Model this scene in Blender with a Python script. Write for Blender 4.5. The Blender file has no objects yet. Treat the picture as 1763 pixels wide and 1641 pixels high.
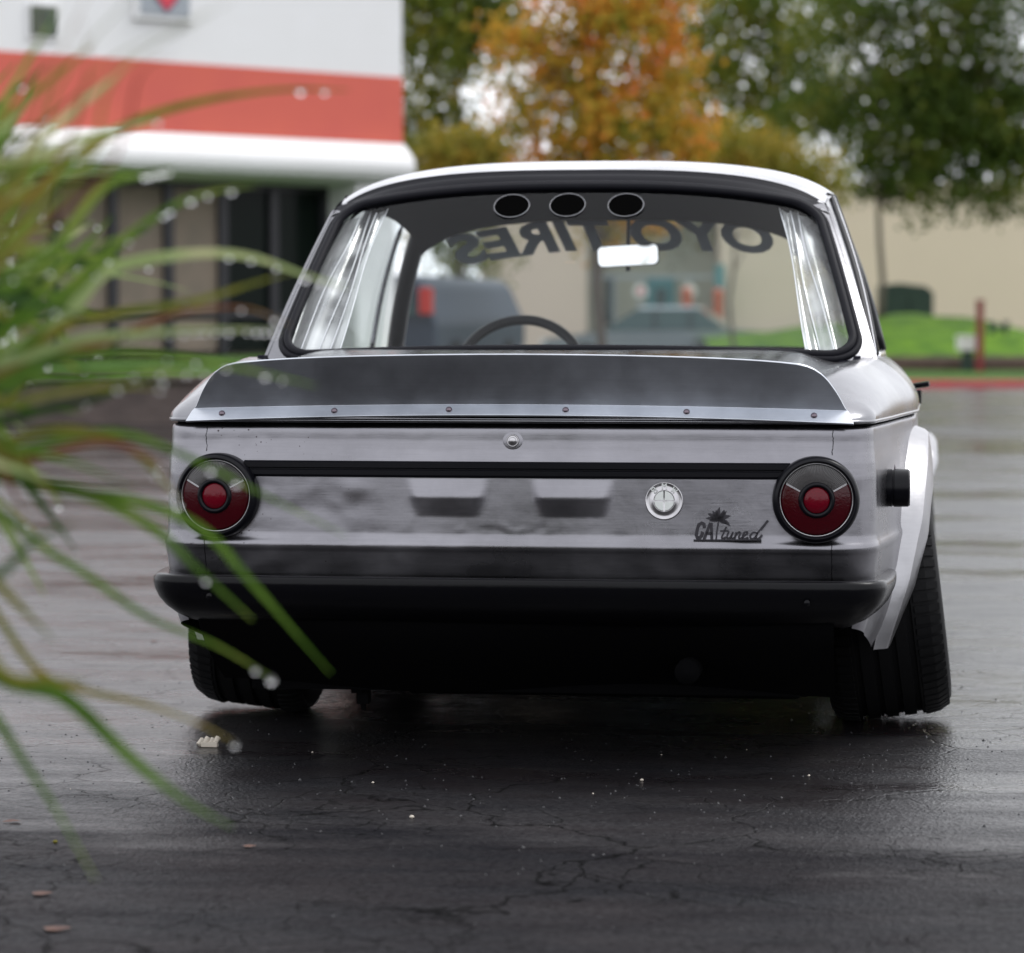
import bpy, bmesh, math, random
from mathutils import Vector, Matrix, noise
random.seed(7)
R = math.radians
C = bpy.context.scene.collection
sc = bpy.context.scene

# ---------------------------------------------------------------- camera, sky, sun, exposure
F, PW, PH = 5028.0, 1763.0, 1641.0
CAM = Vector((0.752, -5.953, 0.905)); YAW = R(7.2); PIT = R(2.9)
cd = bpy.data.cameras.new('camera'); cam = bpy.data.objects.new('camera', cd); C.objects.link(cam)
cd.sensor_width = 36; cd.sensor_fit = 'HORIZONTAL'; cd.lens = F/PW*36
cam.location = CAM; cam.rotation_euler = (R(90)-PIT, 0, YAW)
cd.clip_start = .05; cd.clip_end = 2000
cd.dof.use_dof = True; cd.dof.focus_distance = 6.03; cd.dof.aperture_fstop = 3.8; cd.dof.aperture_blades = 0
sc.camera = cam

SUN_EL, SUN_AZ = R(58), R(60)
w = bpy.data.worlds.new("World"); sc.world = w; w.use_nodes = True
nt = w.node_tree; nt.nodes.clear()
sky = nt.nodes.new('ShaderNodeTexSky'); sky.sky_type = 'NISHITA'; sky.sun_disc = False
sky.sun_elevation = SUN_EL; sky.sun_rotation = SUN_AZ; sky.dust_density = 4; sky.air_density = 1
hs = nt.nodes.new('ShaderNodeHueSaturation'); hs.inputs['Saturation'].default_value = .12
mx = nt.nodes.new('ShaderNodeMix'); mx.data_type = 'RGBA'; mx.inputs['Factor'].default_value = .7
mx.inputs['B'].default_value = (10.2, 10.4, 11.0, 1)          # even overcast cloud
bg = nt.nodes.new('ShaderNodeBackground'); bg.inputs['Strength'].default_value = .12
out = nt.nodes.new('ShaderNodeOutputWorld')
L = nt.links.new
L(sky.outputs[0], hs.inputs['Color']); L(hs.outputs[0], mx.inputs['A']); L(mx.outputs['Result'], bg.inputs['Color']); L(bg.outputs[0], out.inputs[0])

sd = bpy.data.lights.new('sun', 'SUN'); sd.energy = .7; sd.angle = R(18); sd.color = (1, .98, .95)
so = bpy.data.objects.new('sun', sd); C.objects.link(so)
sv = Vector((math.sin(SUN_AZ)*math.cos(SUN_EL), math.cos(SUN_AZ)*math.cos(SUN_EL), math.sin(SUN_EL)))
so.rotation_euler = sv.to_track_quat('Z', 'Y').to_euler(); so.location = sv*30

sc.render.engine = 'CYCLES'
sc.cycles.use_denoising = True
sc.cycles.max_bounces = 10; sc.cycles.transparent_max_bounces = 24; sc.cycles.glossy_bounces = 6
sc.cycles.caustics_reflective = False; sc.cycles.caustics_refractive = False
sc.cycles.sample_clamp_indirect = 6
sc.view_settings.view_transform = 'Standard'; sc.view_settings.look = 'None'
sc.view_settings.exposure = 0.65; sc.view_settings.gamma = 1; sc.view_settings.use_curve_mapping = False

# ---------------------------------------------------------------- helpers
FW = Vector((-math.sin(YAW), math.cos(YAW), 0)); RT = Vector((math.cos(YAW), math.sin(YAW), 0))
def at(px, py, D):
    """the place seen at that point of the photograph, D metres ahead of the camera"""
    a = (px-PW/2)/F; b = (PH/2-py)/F
    f = FW*math.cos(PIT)+Vector((0, 0, -math.sin(PIT))); u = FW*math.sin(PIT)+Vector((0, 0, math.cos(PIT)))
    d = f+RT*a+u*b
    return CAM+d*(D/d.dot(FW))
def gnd(px, D, z=0.0):
    p = at(px, 560, D); p.z = z; return p

def tag(o, label=None, cat=None, group=None, kind=None):
    if label: o['label'] = label
    if cat: o['category'] = cat
    if group: o['group'] = group
    if kind: o['kind'] = kind
    return o
def empty(name, loc=(0, 0, 0), rz=0.0):
    o = bpy.data.objects.new(name, None); C.objects.link(o); o.location = loc; o.rotation_euler = (0, 0, rz)
    o.empty_display_size = .1; return o
def link(name, me, mats, parent=None, smooth=False):
    o = bpy.data.objects.new(name, me); C.objects.link(o)
    if not isinstance(mats, (list, tuple)): mats = [mats]
    if not me.materials:
        for m in mats: me.materials.append(m)
    if parent: o.parent = parent
    if smooth: me.polygons.foreach_set('use_smooth', [True]*len(me.polygons))
    return o
def mesh(name, vs, fs, mats, parent=None, smooth=False, mi=None):
    me = bpy.data.meshes.new(name); me.from_pydata([tuple(v) for v in vs], [], fs)
    o = link(name, me, mats, parent, smooth)
    if mi: me.polygons.foreach_set('material_index', mi)
    me.update(); return o
def fixn(o):
    bm = bmesh.new(); bm.from_mesh(o.data); bmesh.ops.recalc_face_normals(bm, faces=bm.faces); bm.to_mesh(o.data); bm.free(); return o
def grid(name, fn, nu, nv, mats, parent=None, smooth=True, flip=False, closed_u=False, keep=None):
    vs = [fn(i/nu, j/nv) for j in range(nv+1) for i in range(nu+(0 if closed_u else 1))]
    n = nu if closed_u else nu+1; fs = []
    for j in range(nv):
        for i in range(nu):
            a, b = j*n+i, j*n+(i+1) % n; q = (a, b, b+n, a+n)
            if keep and not keep(sum((Vector(vs[k]) for k in q), Vector())/4): continue
            fs.append(q[::-1] if flip else q)
    return mesh(name, vs, fs, mats, parent, smooth)
class MB:
    def __init__(s): s.v = []; s.f = []; s.m = []
    def add(s, vs, fs, mi=0):
        n = len(s.v); s.v += [tuple(v) for v in vs]; s.f += [tuple(i+n for i in f) for f in fs]; s.m += [mi]*len(fs)
    def box(s, x0, x1, y0, y1, z0, z1, mi=0, M=None):
        vs = [Vector((x, y, z)) for z in (z0, z1) for y in (y0, y1) for x in (x0, x1)]
        if M is not None: vs = [M@v for v in vs]
        s.add(vs, [(0, 2, 3, 1), (4, 5, 7, 6), (0, 1, 5, 4), (2, 6, 7, 3), (0, 4, 6, 2), (1, 3, 7, 5)], mi); return s
    def tube(s, pts, r, n=8, mi=0, cap=True, flat=1.0, closed=False):
        pts = [Vector(p) for p in pts]; m = len(pts)
        rr = r if isinstance(r, (list, tuple)) else [r]*m
        up = None; vs = []
        for i, p in enumerate(pts):
            a = pts[i-1] if (i or closed) else p; b = pts[(i+1) % m] if (i < m-1 or closed) else p
            t = (b-a).normalized()
            if up is None: up = Vector((0, 0, 1)) if abs(t.z) < .9 else Vector((1, 0, 0))
            sd_ = t.cross(up); sd_ = sd_.normalized() if sd_.length > 1e-6 else Vector((1, 0, 0)); up = sd_.cross(t).normalized()
            for k in range(n):
                an = 2*math.pi*k/n; vs.append(p+(sd_*math.cos(an)+up*math.sin(an)*flat)*rr[i])
        fs = []
        for i in range(m if closed else m-1):
            for k in range(n):
                a = i*n+k; b = i*n+(k+1) % n; c = ((i+1) % m)*n+(k+1) % n; d = ((i+1) % m)*n+k
                fs.append((a, b, c, d))
        if cap and not closed: fs += [tuple(range(n))[::-1], tuple((m-1)*n+k for k in range(n))]
        s.add(vs, fs, mi); return s
    def lathe(s, prof, M, n=48, mi=0, a0=0, a1=2*math.pi):
        """prof: (radius, height) turned about the local Z of matrix M"""
        full = abs(a1-a0-2*math.pi) < 1e-6; k = n if full else n+1; vs = []
        for i in range(k):
            a = a0+(a1-a0)*i/n
            for (r, h) in prof: vs.append(M@Vector((r*math.cos(a), r*math.sin(a), h)))
        m = len(prof); fs = []
        for i in range(n):
            for j in range(m-1):
                a = i*m+j; b = ((i+1) % k)*m+j; fs.append((a, b, b+1, a+1))
        s.add(vs, fs, mi); return s
    def build(s, name, mats, parent=None, smooth=False, bevel=0, auto=False):
        o = mesh(name, s.v, s.f, mats, parent, smooth, s.m); fixn(o)
        if bevel:
            b = o.modifiers.new('bevel', 'BEVEL'); b.width = bevel; b.segments = 2; b.limit_method = 'ANGLE'
        return o
def lerp(a, b, t): return a+(b-a)*t
def curve(tab, x):
    """smooth interpolation through a table of (x, y)"""
    if x <= tab[0][0]: return tab[0][1]
    for (x0, y0), (x1, y1) in zip(tab, tab[1:]):
        if x <= x1:
            t = (x-x0)/(x1-x0); return lerp(y0, y1, t)
    return tab[-1][1]
def cr(pts, n):
    """Catmull-Rom through points, n steps per span"""
    P = [Vector(p) for p in pts]; P = [P[0]*2-P[1]]+P+[P[-1]*2-P[-2]]; o = []
    for i in range(1, len(P)-2):
        for k in range(n):
            t = k/n; a, b, c, d = P[i-1:i+3]
            o.append(.5*((2*b)+(c-a)*t+(2*a-5*b+4*c-d)*t*t+(3*b-a-3*c+d)*t**3))
    o.append(P[-2]); return o

# ---------------------------------------------------------------- materials
def mat(name, col, rough=.5, metal=0.0, coat=0.0, spec=.5, trans=0.0, ior=1.45, var=None, bump=None, alpha=1):
    """var: (scale, other colour, contrast); bump: (scale, distance)"""
    m = bpy.data.materials.new(name); m.use_nodes = True; t = m.node_tree; b = t.nodes['Principled BSDF']
    b.inputs['Base Color'].default_value = (*col, 1); b.inputs['Roughness'].default_value = rough
    b.inputs['Metallic'].default_value = metal; b.inputs['Coat Weight'].default_value = coat; b.inputs['Coat Roughness'].default_value = .05
    b.inputs['Specular IOR Level'].default_value = spec; b.inputs['Transmission Weight'].default_value = trans; b.inputs['IOR'].default_value = ior
    tc = t.nodes.new('ShaderNodeTexCoord')
    if var:
        n = t.nodes.new('ShaderNodeTexNoise'); n.inputs['Scale'].default_value = var[0]; n.inputs['Detail'].default_value = 6
        r = t.nodes.new('ShaderNodeValToRGB'); c = var[2] if len(var) > 2 else .2
        r.color_ramp.elements[0].position = .5-c; r.color_ramp.elements[1].position = .5+c
        r.color_ramp.elements[0].color = (*col, 1); r.color_ramp.elements[1].color = (*var[1], 1)
        t.links.new(tc.outputs['Object'], n.inputs['Vector']); t.links.new(n.outputs['Fac'], r.inputs['Fac']); t.links.new(r.outputs['Color'], b.inputs['Base Color'])
    if bump:
        n = t.nodes.new('ShaderNodeTexNoise'); n.inputs['Scale'].default_value = bump[0]; n.inputs['Detail'].default_value = 5
        p = t.nodes.new('ShaderNodeBump'); p.inputs['Distance'].default_value = bump[1]; p.inputs['Strength'].default_value = 1
        t.links.new(tc.outputs['Object'], n.inputs['Vector']); t.links.new(n.outputs['Fac'], p.inputs['Height']); t.links.new(p.outputs['Normal'], b.inputs['Normal'])
    return m
M = {}
M['black'] = mat('black_paint', (.003, .003, .004), .24, spec=.18, bump=(60, .0004))
M['trim'] = mat('black_trim', (.004, .004, .006), .28, spec=.2)
M['rubber'] = mat('rubber', (.009, .009, .012), .45, spec=.3)
M['tyre'] = mat('tyre_rubber', (.006, .006, .0065), .6, spec=.15, bump=(150, .0006))
M['seal'] = mat('seal_rubber', (.007, .007, .010), .55, spec=.14)
M['matte'] = mat('matte_black', (.003, .003, .0035), .9, spec=.05)
M['lining'] = mat('dark_headliner', (.018, .018, .026), .85, spec=.15)
M['void'] = mat('vent_black', (.002, .002, .002), 1, spec=0)
M['chrome'] = mat('chrome', (.75, .75, .77), .15, metal=1)
M['nickel'] = mat('worn_nickel', (.52, .51, .52), .28, metal=1, var=(40, (.38, .37, .38), .2))
M['bolt'] = mat('bolt', (.16, .13, .15), .3, metal=1)
M['enamel'] = mat('silver_enamel', (.62, .64, .62), .35, metal=.3)
M['badge'] = mat('black_badge', (.008, .006, .012), .35)
M['mirror'] = mat('mirror_glass', (.95, .95, .95), .02, metal=1)

def steel(name, base, rough, streak=(3, 3, 60), wear=True, spots=False):
    """bare rolled steel: cloudy tone, fine brushing, pits"""
    m = bpy.data.materials.new(name); m.use_nodes = True; t = m.node_tree; N = t.nodes; K = t.links.new
    b = N['Principled BSDF']; b.inputs['Metallic'].default_value = 1
    tc = N.new('ShaderNodeTexCoord')
    n1 = N.new('ShaderNodeTexNoise'); n1.inputs['Scale'].default_value = 3.4; n1.inputs['Detail'].default_value = 7; n1.inputs['Roughness'].default_value = .6
    K(tc.outputs['Object'], n1.inputs['Vector'])
    mp = N.new('ShaderNodeMapping'); mp.inputs['Scale'].default_value = streak; K(tc.outputs['Object'], mp.inputs['Vector'])
    n2 = N.new('ShaderNodeTexNoise'); n2.inputs['Scale'].default_value = 4; n2.inputs['Detail'].default_value = 8; n2.inputs['Roughness'].default_value = .7
    K(mp.outputs[0], n2.inputs['Vector'])
    r = N.new('ShaderNodeValToRGB'); e = r.color_ramp.elements
    e[0].position = .32; e[0].color = (*[c*.72 for c in base], 1); e[1].position = .66; e[1].color = (*[min(1, c*1.16) for c in base], 1)
    K(n1.outputs['Fac'], r.inputs['Fac'])
    mm = N.new('ShaderNodeMix'); mm.data_type = 'RGBA'; mm.blend_type = 'MULTIPLY'; mm.inputs['Factor'].default_value = .2
    K(r.outputs[0], mm.inputs['A']); K(n2.outputs['Fac'], mm.inputs['B'])
    last = mm.outputs['Result']
    if spots:
        # rust pits, thickest near the leaded seam on the left and sparse elsewhere
        v = N.new('ShaderNodeTexVoronoi'); v.inputs['Scale'].default_value = 95; v.inputs['Randomness'].default_value = 1; K(tc.outputs['Object'], v.inputs['Vector'])
        lt = N.new('ShaderNodeMath'); lt.operation = 'LESS_THAN'; K(v.outputs['Distance'], lt.inputs[0])
        n3 = N.new('ShaderNodeTexNoise'); n3.inputs['Scale'].default_value = 11; n3.inputs['Detail'].default_value = 3; K(tc.outputs['Object'], n3.inputs['Vector'])
        sx = N.new('ShaderNodeSeparateXYZ'); K(tc.outputs['Object'], sx.inputs[0])
        mr = N.new('ShaderNodeMapRange'); mr.inputs['From Min'].default_value = -.2; mr.inputs['From Max'].default_value = -.7; mr.inputs['To Min'].default_value = 0; mr.inputs['To Max'].default_value = .07
        K(sx.outputs['X'], mr.inputs['Value'])
        m2 = N.new('ShaderNodeMapRange'); m2.inputs['From Min'].default_value = .43; m2.inputs['From Max'].default_value = .62; m2.inputs['To Min'].default_value = 0; m2.inputs['To Max'].default_value = .24
        K(n3.outputs['Fac'], m2.inputs['Value'])
        ml = N.new('ShaderNodeMath'); ml.operation = 'MULTIPLY'; K(m2.outputs[0], ml.inputs[0])
        ad = N.new('ShaderNodeMath'); ad.operation = 'ADD'; ad.inputs[1].default_value = .012; K(mr.outputs[0], ad.inputs[0])
        sc_ = N.new('ShaderNodeMath'); sc_.operation = 'MULTIPLY'; sc_.inputs[1].default_value = 12; K(ad.outputs[0], sc_.inputs[0]); K(sc_.outputs[0], ml.inputs[1])
        K(ml.outputs[0], lt.inputs[1])
        m3 = N.new('ShaderNodeMix'); m3.data_type = 'RGBA'; m3.inputs['B'].default_value = (.05, .04, .045, 1)
        K(lt.outputs[0], m3.inputs['Factor']); K(last, m3.inputs['A']); last = m3.outputs['Result']
    K(last, b.inputs['Base Color'])
    rr = N.new('ShaderNodeMapRange'); rr.inputs['To Min'].default_value = rough-.07; rr.inputs['To Max'].default_value = rough+.13; rr.inputs['From Min'].default_value = .3; rr.inputs['From Max'].default_value = .7
    K(n1.outputs['Fac'], rr.inputs['Value']); K(rr.outputs[0], b.inputs['Roughness'])
    bp = N.new('ShaderNodeBump'); bp.inputs['Distance'].default_value = .0003; bp.inputs['Strength'].default_value = .5
    n4 = N.new('ShaderNodeTexNoise'); n4.inputs['Scale'].default_value = 18; n4.inputs['Detail'].default_value = 3; K(tc.outputs['Object'], n4.inputs['Vector'])
    bq = N.new('ShaderNodeBump'); bq.inputs['Distance'].default_value = .002; bq.inputs['Strength'].default_value = .35; K(n4.outputs['Fac'], bq.inputs['Height'])
    K(n2.outputs['Fac'], bp.inputs['Height']); K(bq.outputs[0], bp.inputs['Normal']); K(bp.outputs[0], b.inputs['Normal'])
    return m
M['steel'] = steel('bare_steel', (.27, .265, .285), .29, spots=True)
M['steel_dim'] = steel('bare_steel_dim', (.24, .24, .255), .20)  # same bare steel, colour darkened to hold back sky glare on upward faces
M['steel_bright'] = steel('bare_steel_bright', (.62, .62, .64), .27)  # same bare steel, colour lightened to give the roof its bright sky-lit rim
M['alu'] = steel('brushed_aluminium', (.56, .585, .63), .36, streak=(1, 8, 90))
M['flare'] = steel('bare_flare', (.44, .435, .45), .34)

def thin_glass(name, tint, refl=1.0, rough=.0):
    m = bpy.data.materials.new(name); m.use_nodes = True; t = m.node_tree; N = t.nodes; K = t.links.new
    N.remove(N['Principled BSDF']); o = N['Material Output']
    tr = N.new('ShaderNodeBsdfTransparent'); tr.inputs[0].default_value = (*tint, 1)
    gl = N.new('ShaderNodeBsdfGlossy'); gl.inputs['Roughness'].default_value = rough
    fr = N.new('ShaderNodeLayerWeight'); fr.inputs[0].default_value = .5       # Schlick, the same from both sides of the pane
    pw = N.new('ShaderNodeMath'); pw.operation = 'POWER'; pw.inputs[1].default_value = 5; K(fr.outputs['Facing'], pw.inputs[0])
    mu = N.new('ShaderNodeMath'); mu.operation = 'MULTIPLY_ADD'; mu.inputs[1].default_value = .92*refl; mu.inputs[2].default_value = .06*refl; K(pw.outputs[0], mu.inputs[0])
    mi = N.new('ShaderNodeMixShader'); K(mu.outputs[0], mi.inputs[0]); K(tr.outputs[0], mi.inputs[1]); K(gl.outputs[0], mi.inputs[2]); K(mi.outputs[0], o.inputs[0])
    return m
M['glass'] = thin_glass('car_glass', (.93, .95, .95), .38)
M['side_glass'] = thin_glass('side_glass', (.90, .94, .94), .45)
def film():
    m = bpy.data.materials.new('clear_plastic_film'); m.use_nodes = True; t = m.node_tree; N = t.nodes; K = t.links.new
    N.remove(N['Principled BSDF']); o = N['Material Output']
    tr = N.new('ShaderNodeBsdfTransparent'); tr.inputs[0].default_value = (.95, .95, .96, 1)
    gl = N.new('ShaderNodeBsdfGlossy'); gl.inputs['Roughness'].default_value = .12
    tl = N.new('ShaderNodeBsdfTranslucent'); tl.inputs[0].default_value = (.95, .95, .95, 1)
    df = N.new('ShaderNodeBsdfDiffuse'); df.inputs[0].default_value = (.9, .9, .9, 1)
    a = N.new('ShaderNodeMixShader'); K(tl.outputs[0], a.inputs[1]); K(df.outputs[0], a.inputs[2])
    b = N.new('ShaderNodeMixShader'); b.inputs[0].default_value = .4; K(a.outputs[0], b.inputs[1]); K(gl.outputs[0], b.inputs[2])
    tc = N.new('ShaderNodeTexCoord'); mp = N.new('ShaderNodeMapping'); mp.inputs['Scale'].default_value = (9, 9, .9); K(tc.outputs['Object'], mp.inputs[0])
    n = N.new('ShaderNodeTexNoise'); n.inputs['Scale'].default_value = 1; n.inputs['Detail'].default_value = 2; K(mp.outputs[0], n.inputs['Vector'])
    r = N.new('ShaderNodeMapRange'); r.inputs['From Min'].default_value = .35; r.inputs['From Max'].default_value = .65; r.inputs['To Min'].default_value = .15; r.inputs['To Max'].default_value = .97; K(n.outputs['Fac'], r.inputs['Value'])
    c = N.new('ShaderNodeMixShader'); K(r.outputs[0], c.inputs[0]); K(tr.outputs[0], c.inputs[1]); K(b.outputs[0], c.inputs[2]); K(c.outputs[0], o.inputs[0])
    return m
M['film'] = film()
M['banner'] = mat('banner_grey', (.86, .9, .95), .8)

def asphalt():
    m = bpy.data.materials.new('wet_asphalt'); m.use_nodes = True; t = m.node_tree; N = t.nodes; K = t.links.new
    b = N['Principled BSDF']; tc = N.new('ShaderNodeTexCoord')
    def noi(s, d, r=.5, sc3=(1, 1, 1), rot=0):
        mp = N.new('ShaderNodeMapping'); mp.inputs['Scale'].default_value = sc3; mp.inputs['Rotation'].default_value = (0, 0, rot); K(tc.outputs['Object'], mp.inputs[0])
        n = N.new('ShaderNodeTexNoise'); n.inputs['Scale'].default_value = s; n.inputs['Detail'].default_value = d; n.inputs['Roughness'].default_value = r; K(mp.outputs[0], n.inputs['Vector']); return n.outputs['Fac']
    def rng(x, a, b_, c, d):
        r = N.new('ShaderNodeMapRange'); r.inputs['From Min'].default_value = a; r.inputs['From Max'].default_value = b_; r.inputs['To Min'].default_value = c; r.inputs['To Max'].default_value = d; K(x, r.inputs['Value']); return r.outputs[0]
    def mth(op, x, y):
        n = N.new('ShaderNodeMath'); n.operation = op
        for i, q in enumerate((x, y)):
            if hasattr(q, 'links'): K(q, n.inputs[i])
            else: n.inputs[i].default_value = q
        return n.outputs[0]
    big = noi(.55, 5, .6, (.55, 1.6, 1), -YAW)      # broad puddled and drier patches
    mid = noi(2.6, 6, .65, (.6, 1.5, 1), .3)
    fine = noi(95, 4, .7)
    grit = N.new('ShaderNodeTexVoronoi'); grit.inputs['Scale'].default_value = 130; K(tc.outputs['Object'], grit.inputs['Vector'])
    # cracks: warped cells
    wn = N.new('ShaderNodeTexNoise'); wn.inputs['Scale'].default_value = 2.2; wn.inputs['Detail'].default_value = 5; K(tc.outputs['Object'], wn.inputs['Vector'])
    wm = N.new('ShaderNodeMix'); wm.data_type = 'RGBA'; wm.inputs['Factor'].default_value = .38; K(tc.outputs['Object'], wm.inputs['A']); K(wn.outputs['Color'], wm.inputs['B'])
    def crack(scale, width, lo, hi, s, rot):
        cv = N.new('ShaderNodeTexVoronoi'); cv.feature = 'DISTANCE_TO_EDGE'; cv.inputs['Scale'].default_value = scale; K(wm.outputs['Result'], cv.inputs['Vector'])
        return mth('MULTIPLY', rng(cv.outputs['Distance'], 0, width, 1, 0), rng(noi(s, 3, .5, (1, 1, 1), rot), lo, hi, 0, 1))
    crk = mth('MAXIMUM', crack(3.1, .013, .42, .52, 1.3, .7), crack(9, .026, .46, .58, 2.1, 1.9))
    sx = N.new('ShaderNodeSeparateXYZ'); K(tc.outputs['Object'], sx.inputs[0])
    gloss_far = rng(mth('ADD', sx.outputs['Y'], mth('MULTIPLY', mid, 1.6)), -.2, 1.3, .0, 1)      # near strip duller and coarser, gaining gloss farther off
    wet = mth('MULTIPLY', gloss_far, rng(mth('ADD', mth('MULTIPLY', big, .65), mth('MULTIPLY', mid, .35)), .42, .58, .45, 1))
    r1 = N.new('ShaderNodeValToRGB'); r1.color_ramp.elements[0].position = .35; r1.color_ramp.elements[1].position = .7
    r1.color_ramp.elements[0].color = (.0045, .0045, .0065, 1); r1.color_ramp.elements[1].color = (.0125, .0095, .0105, 1); K(mid, r1.inputs['Fac'])
    m1 = N.new('ShaderNodeMix'); m1.data_type = 'RGBA'; m1.inputs['B'].default_value = (.003, .003, .003, 1); K(crk, m1.inputs['Factor']); K(r1.outputs[0], m1.inputs['A'])
    K(m1.outputs['Result'], b.inputs['Base Color'])
    K(rng(wet, 0, 1, .55, .12), b.inputs['Roughness'])
    b.inputs['IOR'].default_value = 1.8
    K(mth('MULTIPLY', mth('MULTIPLY', rng(wet, 0, 1, .055, 1.0), rng(crk, 0, 1, 1, .12)), rng(noi(7, 5, .65, (.45, 1.4, 1), -YAW), .3, .7, .45, 1.35)), b.inputs['Specular IOR Level'])
    K(mth('MULTIPLY', b.inputs['Specular IOR Level'].links[0].from_socket, rng(noi(70, 3, .8), .35, .65, .35, 1.6)), b.inputs['Specular IOR Level'])
    h = mth('ADD', mth('MULTIPLY', fine, .0009), mth('MULTIPLY', grit.outputs['Distance'], .0007))
    h = mth('MULTIPLY', h, rng(wet, 0, 1, 2.4, .35))
    h = mth('ADD', h, mth('MULTIPLY', mid, .008))
    h = mth('ADD', h, mth('MULTIPLY', noi(9, 4, .6, (.7, 1.3, 1)), .0022))
    h = mth('ADD', h, mth('MULTIPLY', mth('MULTIPLY', noi(26, 4, .6), .0035), rng(wet, 0, 1, 1, .1)))
    h = mth('SUBTRACT', h, mth('MULTIPLY', crk, .0014))
    bp = N.new('ShaderNodeBump'); bp.inputs['Distance'].default_value = 1; bp.inputs['Strength'].default_value = 1; K(h, bp.inputs['Height']); K(bp.outputs[0], b.inputs['Normal'])
    return m
M['asphalt'] = asphalt()
M['grass'] = mat('lawn', (.05, .13, .015), .8, spec=.2, var=(2.5, (.16, .30, .02), .2), bump=(30, .06))
M['grass2'] = mat('verge_grass', (.045, .10, .02), .8, spec=.2, var=(2, (.08, .16, .03), .2), bump=(30, .06))
M['mulch'] = mat('mulch', (.05, .034, .024), .9, var=(9, (.09, .06, .045), .2), bump=(20, .05))
M['kerb_red'] = mat('faded_red_kerb_paint', (.50, .07, .08), .6, var=(3, (.40, .10, .10), .2))
M['post_red'] = mat('dark_red_paint', (.22, .015, .02), .5, var=(8, (.16, .02, .02), .2))
M['white'] = mat('white_stucco', (.80, .80, .80), .8, var=(1.2, (.76, .76, .75), .25), bump=(60, .003))
M['red'] = mat('red_stripe_paint', (.64, .13, .085), .7, var=(1.4, (.58, .11, .085), .25), bump=(60, .003))
M['beige'] = mat('beige_stucco', (.70, .58, .47), .85, var=(.35, (.64, .53, .43), .25), bump=(25, .004))
M['greywall'] = mat('grey_stucco', (.42, .42, .35), .85, var=(.6, (.36, .37, .32), .25))
M['blind'] = mat('beige_blind', (.24, .19, .15), .8, var=(3, (.18, .15, .12), .2))
M['darkglass'] = mat('dark_shop_glass', (.004, .008, .006), .15, spec=.10)
M['frame'] = mat('dark_frame', (.012, .012, .016), .4)
M['teal'] = mat('teal_door_paint', (.10, .26, .28), .5)
M['retain'] = mat('brown_retaining_block', (.11, .085, .075), .8, var=(4, (.07, .055, .05), .2), bump=(15, .02))
M['utility'] = mat('dark_green_box_paint', (.012, .035, .025), .5, var=(3, (.02, .045, .032), .2))
M['plateW'] = mat('off_white_plate', (.75, .75, .72), .5)
M['signgrey'] = mat('sign_grey', (.33, .36, .39), .5)
M['signred'] = mat('sign_red', (.62, .05, .08), .5)
M['bark'] = mat('bark', (.09, .075, .062), .9, var=(6, (.15, .125, .10), .2), bump=(12, .02))
M['carblue'] = mat('blue_grey_car_paint', (.045, .06, .085), .4, spec=.25)
M['carsilver'] = mat('silver_car_paint', (.30, .35, .37), .3, metal=.4, coat=.8)
M['carglass'] = mat('car_window_dark', (.05, .09, .09), .1, spec=.35)
M['lampred'] = mat('red_lamp_plastic', (.62, .03, .02), .25, coat=.4)
M['orange'] = mat('orange_plastic', (.50, .12, .06), .5)
M['lens'] = mat('red_lens', (.040, .001, .0035), .12, coat=.15, spec=.3, bump=(220, .0006))
M['lens_c'] = mat('red_centre_lens', (.115, .001, .008), .16, coat=.12, spec=.25, bump=(180, .0005))
M['lens_clear'] = mat('smoked_reverse_lens', (.07, .066, .066), .14, coat=.4)

def leaf(name, c0, c1, c2, sc_=1.1, tl=.35):
    m = bpy.data.materials.new(name); m.use_nodes = True; t = m.node_tree; N = t.nodes; K = t.links.new
    b = N['Principled BSDF']; b.inputs['Roughness'].default_value = .6; b.inputs['Specular IOR Level'].default_value = .2; o = N['Material Output']
    tc = N.new('ShaderNodeTexCoord'); n = N.new('ShaderNodeTexNoise'); n.inputs['Scale'].default_value = sc_; n.inputs['Detail'].default_value = 4; n.inputs['Roughness'].default_value = .7
    K(tc.outputs['Object'], n.inputs['Vector'])
    r = N.new('ShaderNodeValToRGB'); e = r.color_ramp.elements; e[0].position = .36; e[0].color = (*c0, 1); e[1].position = .64; e[1].color = (*c2, 1)
    x = e.new(.5); x.color = (*c1, 1); K(n.outputs['Fac'], r.inputs['Fac']); K(r.outputs[0], b.inputs['Base Color'])
    tr = N.new('ShaderNodeBsdfTranslucent'); K(r.outputs[0], tr.inputs[0])
    mi = N.new('ShaderNodeMixShader'); mi.inputs[0].default_value = tl; K(b.outputs[0], mi.inputs[1]); K(tr.outputs[0], mi.inputs[2]); K(mi.outputs[0], o.inputs[0])
    return m
M['lf_green'] = leaf('green_foliage', (.05, .095, .012), (.12, .155, .018), (.26, .23, .02))
M['lf_dark'] = leaf('dark_foliage', (.032, .062, .010), (.07, .11, .015), (.15, .16, .018))
M['lf_orange'] = leaf('autumn_foliage', (.74, .19, .045), (.50, .32, .035), (.13, .19, .02), 1.5)
M['lf_yellow'] = leaf('yellow_green_foliage', (.13, .16, .02), (.24, .22, .03), (.36, .24, .03), 1.4)
M['bl_green'] = leaf('blade_green', (.05, .11, .015), (.11, .20, .03), (.24, .30, .06), 5, .45)
M['bl_olive'] = leaf('blade_olive', (.10, .13, .02), (.18, .18, .03), (.26, .20, .04), 5, .45)
M['bl_dark'] = leaf('blade_dark', (.018, .045, .012), (.035, .08, .018), (.07, .12, .03), 5, .3)
M['bl_red'] = leaf('blade_red_brown', (.15, .035, .025), (.20, .09, .04), (.22, .18, .05), 6, .4)
M['bl_pale'] = leaf('blade_pale', (.22, .30, .11), (.34, .42, .18), (.48, .48, .26), 5, .45)
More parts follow.
